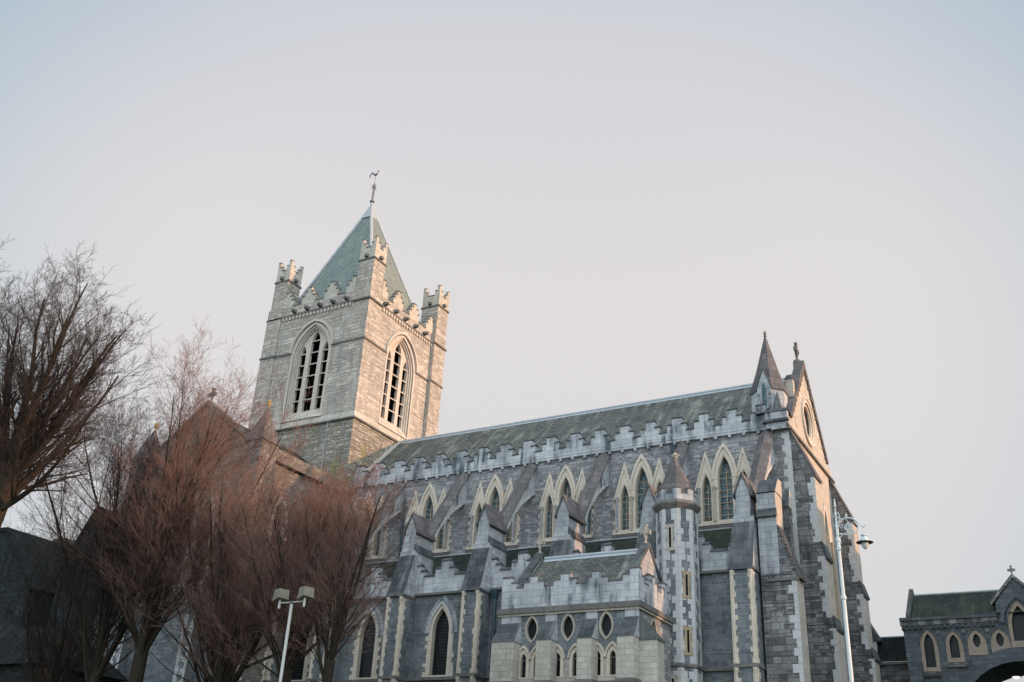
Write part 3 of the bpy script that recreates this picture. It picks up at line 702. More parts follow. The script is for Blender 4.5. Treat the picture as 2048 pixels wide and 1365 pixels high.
# arched doorway piece between the baptistery and the turret, iron cross over it
m = MB(); mp = NF(43.9)
m.extr([(-18.3, 11.4), (-17.05, 11.4), (-17.05, 12.9)]+archpts(-17.62, 12, 13.0, .94, 14.05, 8, False)+[(-18.3, 12.9)], mp, -1.3, 0, 'ashlar', holes=[archpts(-17.62, 11.9, 13.0, .56, 13.72, 8)])
m.extr(archpts(-17.62, 11.9, 13.0, .56, 13.72, 8), mp, -.2, -.18, 'dglass')
m.box(-17.64, -17.60, 43.86, 43.89, 12.4, 13.5, 'iron'); m.box(-17.8, -17.44, 43.86, 43.89, 13.1, 13.14, 'iron')
m.build('arched_opening', CA)

# ---- tower
X0, X1, Y0, Y1 = -50.7, -41.2, 49.0, 58.5
def belfry(mp, c, nm):
    return [archpts(c, 28.15, 33.55, .80, 34.55, 7), archpts(c-1.04, 28.15, 32.75, .54, 33.5, 6), archpts(c+1.04, 28.15, 32.75, .54, 33.5, 6)]
cN, cW = -45.92, 53.45
big = lambda c, w_, za, zb=27.45: archpts(c, zb, 32.4, w_, za, 10)
m = MB()
m.extr([(X0, 26.9), (X1, 26.9), (X1, 37.0), (X0, 37.0)], NF(Y0), -.3, 0, 'tower', holes=[big(cN, 3.3, 34.95)])
m.extr([(Y0+.3, 26.9), (Y1, 26.9), (Y1, 37.0), (Y0+.3, 37.0)], WF(X1), -.3, 0, 'tower', holes=[big(cW, 3.3, 34.95)])
m.box(X0, X0+.3, Y0+.3, Y1, C0, 37, 'tower'); m.box(X0+.3, X1-.3, Y1-.3, Y1, C0, 37, 'tower')
m.extr([(X0, C0), (X1, C0), (X1, 26.9), (X0, 26.9)], NF(Y0), -.3, 0, 'tower_low')
m.extr([(Y0+.3, C0), (Y1, C0), (Y1, 26.9), (Y0+.3, 26.9)], WF(X1), -.3, 0, 'tower_low')
m.box(X1-.05, X1+.30, 57.0, 58.5, 26.9, 37.0, 'tower'); m.box(X0, X0+1.35, Y0-.12, Y0+.05, 26.9, 37.0, 'tower')
m.build('tower_wall', CA)
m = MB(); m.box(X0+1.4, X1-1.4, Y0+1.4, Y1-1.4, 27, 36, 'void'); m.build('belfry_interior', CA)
# string courses
def ring(z0, z1, p, mat):
    m = MB(); m.box(X0-p, X1+p, Y0-p, Y0-.002, z0, z1, mat); m.build('string_course', CA)
    m = MB(); m.box(X1+.002, X1+p, Y0-.001, Y1+p, z0, z1, mat); m.build('string_course', CA)
ring(26.84, 26.96, .14, 'string')
m = MB(); m.hull([(X0-.11, Y0-.11, 26.96), (X1+.11, Y0-.11, 26.96), (X1+.11, Y0-.003, 26.96), (X0-.11, Y0-.003, 26.96), (X0-.02, Y0-.02, 27.42), (X1+.02, Y0-.02, 27.42), (X1+.02, Y0-.003, 27.42), (X0-.02, Y0-.003, 27.42)], 'tower_ashlar'); m.build('offset_course', CA)
m = MB(); m.hull([(X1+.003, Y0-.001, 26.961), (X1+.11, Y0-.001, 26.961), (X1+.11, Y1+.11, 26.961), (X1+.003, Y1+.11, 26.961), (X1+.003, Y0-.001, 27.421), (X1+.02, Y0-.001, 27.421), (X1+.02, Y1+.02, 27.421), (X1+.003, Y1+.02, 27.421)], 'tower_ashlar'); m.build('offset_course', CA)
for a, b in ((X0+1.4, cN-1.98), (cN+1.98, X1+.08)): m = MB(); m.box(a, b, Y0-.08, Y0-.003, 32.86, 33.0, 'string'); m.build('string_course', CA)
for a, b in ((Y0-.001, cW-1.98), (cW+1.98, 57.0)): m = MB(); m.box(X1+.003, X1+.08, a, b, 32.861, 33.001, 'string'); m.build('string_course', CA)
m = MB(); m.box(X1+.301, X1+.38, 56.95, Y1+.05, 32.86, 33.0, 'string'); m.build('string_course', CA)
ring(36.08, 36.2, .12, 'string')
m = MB(); m.box(X1+.301, X1+.4, 56.9, Y1+.12, 36.085, 36.205, 'string'); m.build('string_course', CA)
m = MB(); m.box(X0-.05, X0+1.4, Y0-.2, Y0-.121, 32.86, 33.0, 'string'); m.build('string_course', CA)
m = MB(); m.box(-49.3, -42.6, Y0-.05, Y0-.003, 35.98, 36.078, 'tower_trim'); cb = m.build('corbel_table', CA)
x = -49.2                 # billet corbels under the parapet
while x < -42.8: m = MB(); m.box(x, x+.16, Y0-.10, Y0-.052, 35.80, 36.07, 'tower_trim'); x += .33; m.build('corbel', cb)
m = MB(); m.box(X1+.003, X1+.05, 50.5, 57.0, 35.98, 36.078, 'tower_trim'); cb = m.build('corbel_table', CA)
y = 50.6
while y < 56.9: m = MB(); m.box(X1+.052, X1+.10, y, y+.16, 35.80, 36.07, 'tower_trim'); y += .33; m.build('corbel', cb)
def belfry_window(mp, c):
    m = MB()
    def ringband(w0, a0, w1, a1, d0, d1, mat='tower_trim', zb=27.45):
        m.extr(big(c, w0, a0, zb), mp, d0, d1, mat, holes=[big(c, w1, a1, zb+.001)])
    # mouldings stepping in
    o1 = archpts(c, 0, 32.9, 3.95, 35.35, 10, False); o2 = archpts(c, 0, 32.9, 3.68, 35.15, 10, False)
    m.extr(o1+o2[::-1], mp, 0, .16, 'tower_trim')
    ringband(3.68, 35.14, 3.30, 34.92, -.02, .04); ringband(3.32, 34.94, 3.06, 34.78, -.3, -.08); ringband(3.08, 34.8, 2.86, 34.66, -.45, -.2)
    f = m.build('belfry_window', CA)
    m = MB(); op = belfry(mp, c, 0)
    m.extr(big(c, 2.9, 34.68), mp, -.56, -.33, 'tower_trim', holes=op); m.build('tracery', f)
    m = MB()
    m.hull([mp(c-1.9, 27.44, .10), mp(c+1.9, 27.44, .10), mp(c+1.9, 27.44, -.3), mp(c-1.9, 27.44, -.3), mp(c-1.84, 27.5, .08), mp(c+1.84, 27.5, .08), mp(c+1.45, 28.14, -.32), mp(c-1.45, 28.14, -.32)], 'tower_ashlar'); m.build('sill', f)
    for cc, hw, zt in ((c, .40, 33.9), (c-1.04, .27, 32.9), (c+1.04, .27, 32.9)):
        z = 28.15
        while z < zt:
            m = MB(); m.hull([mp(cc-hw, z, -.36), mp(cc+hw, z, -.36), mp(cc+hw, z+.22, -.95), mp(cc-hw, z+.22, -.95), mp(cc-hw, z+.07, -.34), mp(cc+hw, z+.09, -.34), mp(cc+hw, z+.40, -.95), mp(cc-hw, z+.30, -.95)], 'tower_trim', ms=['void', 'tower_trim', 'tower_trim', 'void', 'void', 'void'])  # undersides painted near-black to stand for the shade inside the belfry
            m.build('louvre', f); z += .93
belfry_window(NF(Y0), cN); belfry_window(WF(X1), cW)
# lightning conductors
m = MB(); m.tube([(-43.2, Y0-.05, 26.9), (-43.2, Y0-.05, 36)], .022, 'lead', 5); m.tube([(-43.35, Y0-.12, 14), (-43.3, Y0-.12, 26.9)], .022, 'lead', 5); m.tube([(-49.0, Y0-.06, 27), (-49.0, Y0-.06, 36)], .022, 'lead', 5); m.build('lightning_conductor', CA)
# parapets
lv = [(0, 37.02), (.62, 37.6), (.40, 37.95), (.18, 38.28)]
for mp, lo_, hi_, cs, a0_, a1_ in ((NF(Y0+.02), -49.34, -42.66, (-49.1, -47.03, -44.9, -42.85), 0, 0), (WF(X1-.02), 50.34, 57.1, (50.45, 52.4, 54.5, 56.75), 0, 0)):
    parapet('tower_parapet', CA, mp, cs, 36.2, lv, lo_, hi_, .38, 'tower_ashlar', 'brownslab', .12)
m = MB(); 
parapet('tower_parapet', CA, lambda a, b, d: (X0+.02-d, a, b), (51.4, 53.6, 55.8), 36.2, lv, 50.4, 57.1, .38, 'tower_ashlar', 'brownslab', .12)
parapet('tower_parapet', CA, lambda a, b, d: (a, Y1-.02+d, b), (-49.0, -47.03, -44.9, -42.85), 36.2, lv, -49.3, -42.6, .38, 'tower_ashlar', 'brownslab', .12)
def corner_turret(x0, x1, y0, y1):
    m = MB(); m.box(x0, x1, y0, y1, 36.205, 39.45, 'tower'); t = m.build('corner_turret', CA)
    m = MB(); m.box(x0-.07, x1+.07, y0-.07, y1+.07, 39.45, 39.58, 'string'); m.build('string_course', t)
    m = MB(); L = x1-x0; W_ = y1-y0
    for mp, a0, a1, ct in ((NF(y0), x0, x1, 0), (WF(x1), y0, y1, .2), (lambda a, b, d: (a, y1+d, b), x0, x1, 0), (lambda a, b, d: (x0-d, a, b), y0, y1, .2)):
        o = [(a0+ct, 39.58), (a1-ct, 39.58), (a1-ct, 41.28), (a1-.24, 41.28), (a1-.24, 40.88), (a1-.46, 40.88), (a1-.46, 40.5), (a0+.46, 40.5), (a0+.46, 40.88), (a0+.24, 40.88), (a0+.24, 41.28), (a0+ct, 41.28)]
        m.extr(o, mp, -.2, 0, 'tower_ashlar', back=True); caps(m, mp, o, .2, 'brownslab', .10, .03)
    m.build('turret_parapet', t)
    for p in ((x0+L*.5, y0-.08, 0), (x1+.08, y0+W_*.5, 1)):
        m = MB(); m.box(p[0]-.13, p[0]+.13, p[1]-.13, p[1]+.13, 39.66, 39.88, 'string'); m.build('gargoyle', t)
corner_turret(-42.62, -41.22, 49.02, 50.36); corner_turret(-50.68, -49.34, 49.02, 50.36); corner_turret(-42.5, -40.92, 57.1, 58.48); corner_turret(-50.68, -49.34, 57.1, 58.48)
for k in range(5):     # stone spouts under the battlements
    m = MB(); x = -43.0-1.22*k-.2; m.hull([(x-.10, Y0-.40, 36.36), (x+.10, Y0-.40, 36.36), (x+.14, Y0+.018, 36.28), (x-.14, Y0+.018, 36.28), (x-.08, Y0-.42, 36.52), (x+.08, Y0-.42, 36.52), (x+.13, Y0+.018, 36.58), (x-.13, Y0+.018, 36.58)], 'string'); m.build('gargoyle', CA)
    m = MB(); y = 50.75+1.28*k; m.hull([(X1+.40, y-.10, 36.36), (X1+.40, y+.10, 36.36), (X1-.018, y+.14, 36.28), (X1-.018, y-.14, 36.28), (X1+.42, y-.08, 36.52), (X1+.42, y+.08, 36.52), (X1-.018, y+.13, 36.58), (X1-.018, y-.13, 36.58)], 'string'); m.build('gargoyle', CA)
AP = (-46.03, 53.5, 48.1); rx0, rx1, ry0, ry1 = -50.15, -42.0, 50.1, 57.2
m = MB()
for a, b in (((rx0, ry0), (rx1, ry0)), ((rx1, ry0), (rx1, ry1)), ((rx1, ry1), (rx0, ry1)), ((rx0, ry1), (rx0, ry0))): m.poly([(a[0], a[1], 36.9), (b[0], b[1], 36.9), AP], 'slate_teal')
m.box(X0+.3, X1-.3, Y0+.4, Y1-.4, 36.6, 36.88, 'lead')
tr = m.build('tower_roof', CA)
m = MB()
for p in ((rx0, ry0), (rx1, ry0), (rx1, ry1), (rx0, ry1)): m.tube([(p[0], p[1], 36.9), AP], .13, 'lead', 6)
m.lathe((AP[0], AP[1], 0), [(.72, 46.75), (.1, 48.25), (.1, 48.6)], 'lead', 4, math.pi/4); m.build('lead_hips', tr)
m = MB(); z = 48.5; m.lathe((AP[0], AP[1], 0), [(.10, z), (.20, z+.05), (.20, z+.12), (.08, z+.2), (.05, z+1.9), (.022, z+2.0), (.022, 51.2)], 'copper', 8)
rs = random.Random(3)
for i in range(9):
    zz = z+.3+i*.1; s_ = .12 if i % 2 else .075
    m.box(AP[0]-s_, AP[0]+s_, AP[1]-.02, AP[1]+.02, zz, zz+.035, 'copper'); m.box(AP[0]-.02, AP[0]+.02, AP[1]-s_, AP[1]+s_, zz+.05, zz+.085, 'copper')
for i in range(4):
    zz = z+1.25+i*.14; L = .28 if i in (1, 2) else .14
    m.box(AP[0]-.02, AP[0]+.02, AP[1]-L, AP[1]+L, zz, zz+.05, 'copper'); m.box(AP[0]-L*.8, AP[0]+L*.8, AP[1]-.02, AP[1]+.02, zz+.06, zz+.10, 'copper')
wv = m.build('weather_vane', CA)
m = MB()   # cockerel: body, tail curve, head
cx, cy, cz = AP[0], AP[1], 51.32
K_ = .64
m.tube([(cx+a*K_, cy, cz+b*K_) for a, b in ((-1.0, -.28), (-.86, .18), (-.68, .42), (-.48, .34), (-.28, .05), (-.04, -.08), (.18, .02), (.33, .28), (.37, .44))], [.03, .06, .07, .07, .08, .10, .085, .05, .03], 'copper', 7)
m.tube([(cx+.35*K_, cy, cz+.40*K_), (cx+.50*K_, cy, cz+.38*K_)], [.04, .01], 'copper', 6)
m.hull([(cx+.19, cy-.012, cz+.28), (cx+.27, cy-.012, cz+.28), (cx+.27, cy+.012, cz+.28), (cx+.19, cy+.012, cz+.28), (cx+.17, cy-.01, cz+.36), (cx+.28, cy-.01, cz+.35), (cx+.28, cy+.01, cz+.35), (cx+.17, cy+.01, cz+.36)], 'copper')
m.build('cockerel', wv)

# ---- west front
WX = -12.47; GY = 54.4
def roseh(r): return [(GY+r*math.cos(2*math.pi*i/28), 24.15+r*1.12*math.sin(2*math.pi*i/28)) for i in range(28)]
wl = [archpts(GY-2.0, 12.2, 17.8, 1.0, 19.6, 8), archpts(GY, 12.2, 18.6, 1.2, 20.6, 8), archpts(GY+2.0, 12.2, 17.8, 1.0, 19.6, 8)]
m = MB(); m.extr([(50.001, C0), (59.2, C0), (59.2, 22.9), (58.2, 22.95), (GY, 27.45), (50.6, 22.95), (50.001, 22.9)], WF(WX), -.5, 0, 'westash', holes=[roseh(.98)]+wl, back=True, mside='rubble')

m.build('west_wall', CA)
m = MB()
m.extr(roseh(1.18), WF(WX), 0, .07, 'cream', holes=[roseh(1.0)]); m.extr(roseh(1.0), WF(WX), -.14, -.02, 'cream', holes=[roseh(.84)])
f = m.build('rose_window', CA)
m = MB(); m.extr(roseh(.95), WF(WX), -.3, -.26, 'westash', holes=[vesica(GY-.3, 24.15, .3, .8, 4), vesica(GY+.3, 24.15, .3, .8, 4)]); m.build('blind_panel', f)
m = MB(); m.extr(roseh(1.30), WF(WX), 0, .11, 'cream', holes=[roseh(1.2)]); m.build('hood_mould', f)
for c, za, zs, wd in ((GY-2.0, 19.6, 17.8, 1.0), (GY, 20.6, 18.6, 1.2), (GY+2.0, 19.6, 17.8, 1.0)):
    m = MB(); m.extr(archpts(c, 12.1, zs, wd+.5, za+.35, 8), WF(WX), -.3, .10, 'cream', holes=[archpts(c, 12.2, zs, wd-.02, za-.02, 8)])
    for s in (-1, 1):
        yy = c+s*(wd/2+.16); m.lathe((WX+.14, yy, 0), [(.1, 12.1), (.075, 12.3), (.07, 15.5), (.10, 15.55), (.10, 15.65), (.07, 15.7), (.07, zs-.25), (.12, zs-.05), (.13, zs)], 'ochre' if c > GY else 'cream', 8)  # ochre shafts have the yellow evening light put into their colour
    f = m.build('west_lancet', CA); m = MB(); m.extr(archpts(c, 12.2, zs, wd, za, 8), WF(WX), -.26, -.24, 'glass'); m.build('glass', f)
m = MB()
for s in (-1, 1):      # gable coping, visible sloping top
    m.extr([(GY, 28.05), (GY+s*4.15, 22.98), (GY+s*3.85, 22.9), (GY, 27.46)], WF(WX+.10), -.52, 0, 'brownslab', back=True)
for s in (-1, 1):
    for i in range(9):
        t = (i+.7)/9.6; yy = GY+s*(3.9*(t)); zz = 27.46-4.55*t-.22; m.box(WX+.002, WX+.07, yy-.07, yy+.07, zz, zz+.13, 'string')
m.build('west_gable_coping', CA)
m = MB(); m.lathe((WX-.3, GY, 27.7), [(.25, 0), (.25, .35), (.12, .42)], 'string', 8); stone_cross(m, WX-.3, GY, 28.05, 1.15, 'string', 'y', .5); m.build('gable_cross', CA)
m = MB()
m.box(WX+.002, WX+.12, 49.5, 59.6, 22.12, 22.27, 'string')
m.box(-13.75, WX+.12, 49.50, 49.78, 22.44, 22.58, 'slab'); m.box(-13.3, WX+.1, 49.66, 49.80, 22.05, 22.14, 'ashlar')
m.box(-13.58, WX+.05, 49.66, 49.99, 22.14, 23.05, 'ashlar')
m.hull([(-14.1, 49.6, 23.05), (WX+.1, 49.6, 23.05), (WX+.1, 50.4, 23.05), (-14.1, 50.4, 23.05), (-14.0, 50.0, 23.35), (WX-.1, 50.0, 23.35), (WX-.1, 50.4, 23.35), (-14.0, 50.4, 23.35)], 'slab')
m.build('corner_cornice', CA)
# north-west spired pinnacle (octagonal)
QX, QY = -13.62, 50.88; rad = .90/math.cos(math.pi/8)
def pinnacle(QX, QY, z0, z1, z2, rad, win=True):
    m = MB(); m.lathe((QX, QY, 0), [(rad, z0), (rad, z1)], 'ashlar', 8, ph); t = m.build('pinnacle', CA)
    m = MB(); m.lathe((QX, QY, 0), [(rad+.06, z1-.06), (rad+.06, z1+.02), (rad*.60, z1+(z2-z1)*.42), (.05, z2)], 'brownslab', 8, ph); m.build('spire', t)
    m = MB(); m.lathe((QX, QY, 0), [(.05, z2-.06), (.10, z2+.05), (.05, z2+.12), (.09, z2+.2), (.03, z2+.38)], 'string', 8); m.build('finial', t)
    if win:
        for k in (5,):
            mp, L = octface(QX, QY, rad, k); c = L/2
            m = MB(); m.extr([(0, z1-.35), (L, z1-.35), (L, z1+.02), (c, z1+1.18), (0, z1+.02)], mp, -.6, .06, 'ashlar')
            m.extr(archpts(c, z1-1.25, z1-.2, .44, z1+.5, 6), mp, .0, .10, 'ashlar', holes=[archpts(c, z1-1.18, z1-.2, .24, z1+.32, 6)])
            m.extr(archpts(c, z1-1.18, z1-.2, .26, z1+.34, 6), mp, .0, .066, 'glass')
            m.extr([(c, z1+1.32), (-.05, z1+.08), (-.05, z1-.04), (c, z1+1.14)], mp, -.7, .10, 'slab'); m.extr([(c, z1+1.14), (L+.05, z1-.04), (L+.05, z1+.08), (c, z1+1.32)], mp, -.7, .10, 'slab')
            m.build('gablet_window', t)
    return t
pinnacle(QX, QY, 22.4, 24.62, 28.2, rad)
m = MB()       # broach at its foot and block beside it
m.lathe((-12.98, 50.12, 0), [(.40, 23.0), (.02, 24.35)], 'slab', 4, math.pi/4)
m.box(-12.85, -12.45, 51.6, 51.95, 22.9, 25.7, 'westash'); m.hull([(-12.9, 51.55, 25.7), (-12.4, 51.55, 25.7), (-12.4, 52.0, 25.7), (-12.9, 52.0, 25.7), (-12.8, 51.7, 26.0), (-12.5, 51.7, 26.0), (-12.5, 51.9, 26.0), (-12.8, 51.9, 26.0)], 'slab')
m.build('broach', CA)
pinnacle(QX, 57.9, 22.4, 24.62, 28.2, rad, False)
# west-facing buttresses at both corners of the nave
def west_buttress(y0, y1):
    m = MB(); mp = NF(y0)
    prof = [(WX, C0), (-10.95, C0), (-10.95, 11.7), (-11.08, 12.2), (-11.17, 12.2), (-11.17, 15.2), (-11.35, 15.85), (-11.35, 19.45), (WX, 22.05)]
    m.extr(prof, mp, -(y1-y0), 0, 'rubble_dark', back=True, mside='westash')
    for (xa, z0, z1) in ((-10.95, C0, 11.7), (-11.17, 12.2, 15.2), (-11.35, 15.9, 19.3)): quoins(m, mp, xa, -1, z0, z1, 'quoin', h=.34, lo=.36, sh=.2, d=.01)
    quoins(m, mp, WX+.05, -1, 6, 21.5, 'quoin', h=.32, lo=.4, sh=.22, d=.008)
    b = m.build('west_buttress', CA)
    def slab(xa, za, xb, zb):
        m = MB(); m.hull([(xa, y0-.05, za), (xb, y0-.05, zb), (xb, y1+.05, zb), (xa, y1+.05, za), (xa+.05, y0-.05, za+.12), (xb+.05, y0-.05, zb+.12), (xb+.05, y1+.05, zb+.12), (xa+.05, y1+.05, za+.12)], 'slab'); m.build('weathering', b)
    slab(-11.08, 12.2, -10.90, 11.6); slab(-11.35, 15.85, -11.12, 15.05)
    m = MB(); m.hull([(WX+.02, y0-.05, 22.04), (-11.28, y0-.05, 19.28), (-11.28, y1+.05, 19.28), (WX+.02, y1+.05, 22.04), (WX+.02, y0-.05, 22.16), (-11.26, y0-.05, 19.42), (-11.26, y1+.05, 19.42), (WX+.02, y1+.05, 22.16)], 'brownslab')
    m.build('raking_coping', b)
west_buttress(50.0, 51.3); west_buttress(58.5, 59.7)
# north face strip of quoins at the nave corner
m = MB(); quoins(m, NF(50), WX, -1, 17.5, 21.9, 'quoin', h=.33, lo=.42, sh=.25, d=.01); m.build('corner_quoins', CA)
# raking buttresses of the aisle's west end
m = MB()
m.box(-12.48, -12.04, 47.0, 47.6, C0, 16.9, 'rubble_dark'); m.hull([(-12.5, 46.95, 16.9), (-12.0, 46.95, 16.9), (-12.0, 47.6, 16.9), (-12.5, 47.6, 16.9), (-12.5, 47.45, 17.85), (-12.04, 47.45, 17.85), (-12.04, 47.6, 17.85), (-12.5, 47.6, 17.85)], 'slab', ms=['slab', 'slab', 'slab', 'westash', 'slab', 'slab'])
m.build('aisle_west_pier', CA)
m = MB(); mp = NF(45.0)
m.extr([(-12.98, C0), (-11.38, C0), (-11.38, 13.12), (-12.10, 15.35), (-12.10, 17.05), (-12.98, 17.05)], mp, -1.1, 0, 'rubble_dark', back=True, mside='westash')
m.box(-12.975, -12.105, 44.985, 44.998, 13.2, 17.0, 'pier')
m.hull([(-12.98, 44.93, 17.05), (-12.06, 44.93, 17.05), (-12.06, 46.1, 17.05), (-12.98, 46.1, 17.05), (-12.98, 45.55, 17.85), (-12.06, 45.55, 17.85), (-12.06, 46.1, 17.85), (-12.98, 46.1, 17.85)], 'slab', ms=['slab', 'slab', 'slab', 'westash', 'slab', 'slab'])
m.hull([(-12.98, 44.82, 15.85), (-12.06, 44.82, 15.85), (-12.06, 44.984, 15.85), (-12.98, 44.984, 15.85), (-12.98, 44.95, 16.25), (-12.06, 44.95, 16.25), (-12.06, 44.984, 16.25), (-12.98, 44.984, 16.25)], 'slab')
quoins(m, mp, -11.38, -1, C0, 12.9, 'quoin', h=.34, lo=.40, sh=.22, d=.012)
b = m.build('raking_buttress', CA)
m = MB(); pts = [(-12.12, 15.45), (-11.30, 12.95)]
for (xa, za), (xb, zb) in zip(pts, pts[1:]):
    n = 13
    for i in range(n):
        u, v = i/n, (i+1)/n; a_ = (xa+(xb-xa)*u, za+(zb-za)*u); b_ = (xa+(xb-xa)*v, za+(zb-za)*v)
        m.hull([(a_[0], 44.94, a_[1]-.05), (b_[0], 44.94, b_[1]), (b_[0], 46.14, b_[1]), (a_[0], 46.14, a_[1]-.05), (a_[0]+.07, 44.94, a_[1]), (b_[0]+.085, 44.94, b_[1]+.02), (b_[0]+.085, 46.14, b_[1]+.02), (a_[0]+.07, 46.14, a_[1])], 'brownslab')
m.box(-12.72, -11.26, 44.93, 44.998, 12.86, 12.98, 'string')
m.build('stepped_coping', b)
# west end of the south aisle, low
m = MB(); mp = NF(62.0)
m.extr([(-14.5, C0), (-11.4, C0), (-11.4, 13.3), (-11.8, 14.6), (-12.3, 15.2), (-14.5, 15.2)], mp, -1.1, 0, 'rubble_dark', back=True, mside='westash'); quoins(m, mp, -11.4, -1, 5, 13.2, 'quoin', h=.34, lo=.36, sh=.2, d=.012)
m.hull([(-12.3, 61.95, 15.15), (-11.3, 61.95, 13.2), (-11.3, 63.15, 13.2), (-12.3, 63.15, 15.15), (-12.2, 61.95, 15.3), (-11.15, 61.95, 13.3), (-11.15, 63.15, 13.3), (-12.2, 63.15, 15.3)], 'slab')
m.build('south_aisle_buttress', CA)

# ---- north transept
TXa, TXb, TYn = -51.0, -41.2, 40.6; TC = -45.9
m = MB()
m.extr([(TXa, 13), (TXb, 13), (TXb, 21.6), (TC, 25.2), (TXa, 21.6)], NF(TYn), -.5, 0, 'transept', holes=[archpts(TC-1.7, 14, 17, 1.3, 19), archpts(TC, 14, 18, 1.4, 20.4), archpts(TC+1.7, 14, 17, 1.3, 19)])
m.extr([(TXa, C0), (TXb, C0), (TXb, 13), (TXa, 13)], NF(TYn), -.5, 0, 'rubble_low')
m.box(TXa, TXb, TYn-.12, TYn-.002, 12.9, 13.1, 'string')
for q_ in (-48.6, -43.3):
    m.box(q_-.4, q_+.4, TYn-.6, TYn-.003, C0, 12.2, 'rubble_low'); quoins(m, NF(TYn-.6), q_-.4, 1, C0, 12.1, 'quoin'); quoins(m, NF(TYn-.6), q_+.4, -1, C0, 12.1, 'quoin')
m.extr([(TYn+.5, C0), (49.0, C0), (49.0, 21.5), (TYn+.5, 21.5)], WF(TXb), -.5, 0, 'transept', holes=[archpts(43.4, 16.6, 18.4, .9, 19.3), archpts(47.4, 16.6, 18.4, .9, 19.3), archpts(44.9, 9, 11, .9, 12)])
m.box(TXa, TXa+.4, TYn+.5, 49, C0, 21.5, 'transept')
m.build('transept_wall', CA)
m = MB(); m.box(TXa+.8, TXb-.8, TYn+.8, 48.8, C0, 21, 'void'); m.build('transept_interior', CA)
for mp, c, zb, zs, wd, za in ((NF(TYn), TC-1.7, 14, 17, 1.3, 19), (NF(TYn), TC, 14, 18, 1.4, 20.4), (NF(TYn), TC+1.7, 14, 17, 1.3, 19), (WF(TXb), 43.4, 16.6, 18.4, .9, 19.3), (WF(TXb), 47.4, 16.6, 18.4, .9, 19.3), (WF(TXb), 44.9, 9, 11, .9, 12)):
    m = MB(); m.extr(archpts(c, zb-.1, zs, wd+.45, za+.33, 8), mp, -.3, .06, 'cream', holes=[archpts(c, zb, zs, wd-.02, za-.02, 8)])
    for s in (-1, 1): quoins(m, mp, c+s*(wd/2+.22), s, zb, zs, 'cream', h=.24, lo=.22, sh=.1, d=.02)
    f = m.build('transept_window', CA); m = MB(); m.extr(archpts(c, zb, zs, wd, za, 8), mp, -.28, -.25, 'dglass'); m.build('glass', f)
m = MB()
for s in (-1, 1):
    xe = TC+s*5.0; m.poly([(xe, TYn+.4, 21.4), (xe, 49.0, 21.4), (TC, 49.0, 25.0), (TC, TYn+.4, 25.0)], 'slate_dark')
m.build('transept_roof', CA)
m = MB()
for s in (-1, 1): m.extr([(TC, 25.55), (TC+s*5.0, 21.80), (TC+s*5.0, 21.58), (TC, 25.2)], NF(TYn-.08), -.6, 0, 'transept', back=True)
m.box(TXb-.3, TXb+.12, 41.9, 49.0, 21.5, 22.25, 'transept')
m.build('transept_coping', CA)
m = MB(); stone_cross(m, TC, TYn+.2, 25.4, 1.0, 'string', 'x'); m.build('gable_cross', CA)
for px_ in (TXb-.1, TXa+.1):
    m = MB(); m.box(px_-.65, px_+.65, TYn-.15, TYn+1.25, C0, 22.2, 'transept'); t = m.build('corner_pier', CA)
    m = MB()
    b = [(px_-.73, TYn-.23, 22.2), (px_+.73, TYn-.23, 22.2), (px_+.73, TYn+1.33, 22.2), (px_-.73, TYn+1.33, 22.2)]
    for i in range(4): m.poly([b[i], b[(i+1) % 4], (px_, TYn+.55, 24.6)], 'brownslab')
    m.poly(b, 'brownslab'); m.build('spire', t)
    m = MB(); m.lathe((px_, TYn+.55, 0), [(.05, 24.5), (.07, 24.62), (.14, 24.68), (.14, 24.76), (.07, 24.8), (.13, 24.88), (.13, 24.94), (.03, 25.02)], 'gold', 8); m.build('finial', t)
m = MB(); m.box(-41.19, -40.6, 44.9, 45.25, C0, 17.8, 'transept'); m.box(-40.85, -40.4, 46.4, 46.9, C0, 18.5, 'transept'); m.build('transept_pilasters', CA)
# low chapels at the foot of the transept
m = MB(); m.box(-58, -51.0, 42.0, 49.0, C0, 15.2, 'render_')
m.extr([(-58.2, 15.2), (-51.0, 15.2), (-51.0, 15.6), (-55.8, 19.9), (-58.2, 15.6)], NF(42.0), -7, 0, 'render_', back=True); m.build('east_chapel', CA)
m = MB(); m.extr([(-58.6, 15.3), (-55.8, 20.2), (-51.0, 15.8), (-51.0, 15.5), (-55.8, 19.9), (-58.4, 15.1)], NF(41.85), -7.3, 0, 'roofdark', back=True); m.build('chapel_roof', CA)

# ================================================================== covered bridge over the street
YB = 60.0
BR = thing('covered_bridge', 'dark stone covered footbridge with slate roof arching over the street at right', 'bridge', (-3.65, YB, 3.0))
def bz(y): return y
bx0, bxc, bx1 = -9.53, -3.65, 2.25
archB = lambda r, dz: None
def under(n=18):      # underside curve of the arch
    pts = []
    for i in range(n+1):
        t = i/n; x = -8.75+(10.2)*t; u = (x+3.65)/5.1; pts.append((x, 3.0+8.55*max(0, 1-abs(u)**2.6)**.62))
    return pts
up_ = under()
out = [(bx0, 3.0)]+up_+[(bx1, 3.0), (bx1, 13.45), (bx0, 13.45)]
win_b = [archpts(-8.30, 11.4, 12.55, .50, 13.18, 6), archpts(-7.02, 11.85, 12.6, .46, 13.06, 6), vesica(-5.88, 12.70, .38, .72), vesica(-4.74, 12.70, .38, .72), archpts(-3.65, 12.6, 13.4, .8, 14.4, 8),
         vesica(-2.56, 12.70, .38, .72), vesica(-1.42, 12.70, .38, .72), archpts(-.28, 11.85, 12.6, .46, 13.06, 6), archpts(1.0, 11.4, 12.55, .50, 13.18, 6)]
m = MB()
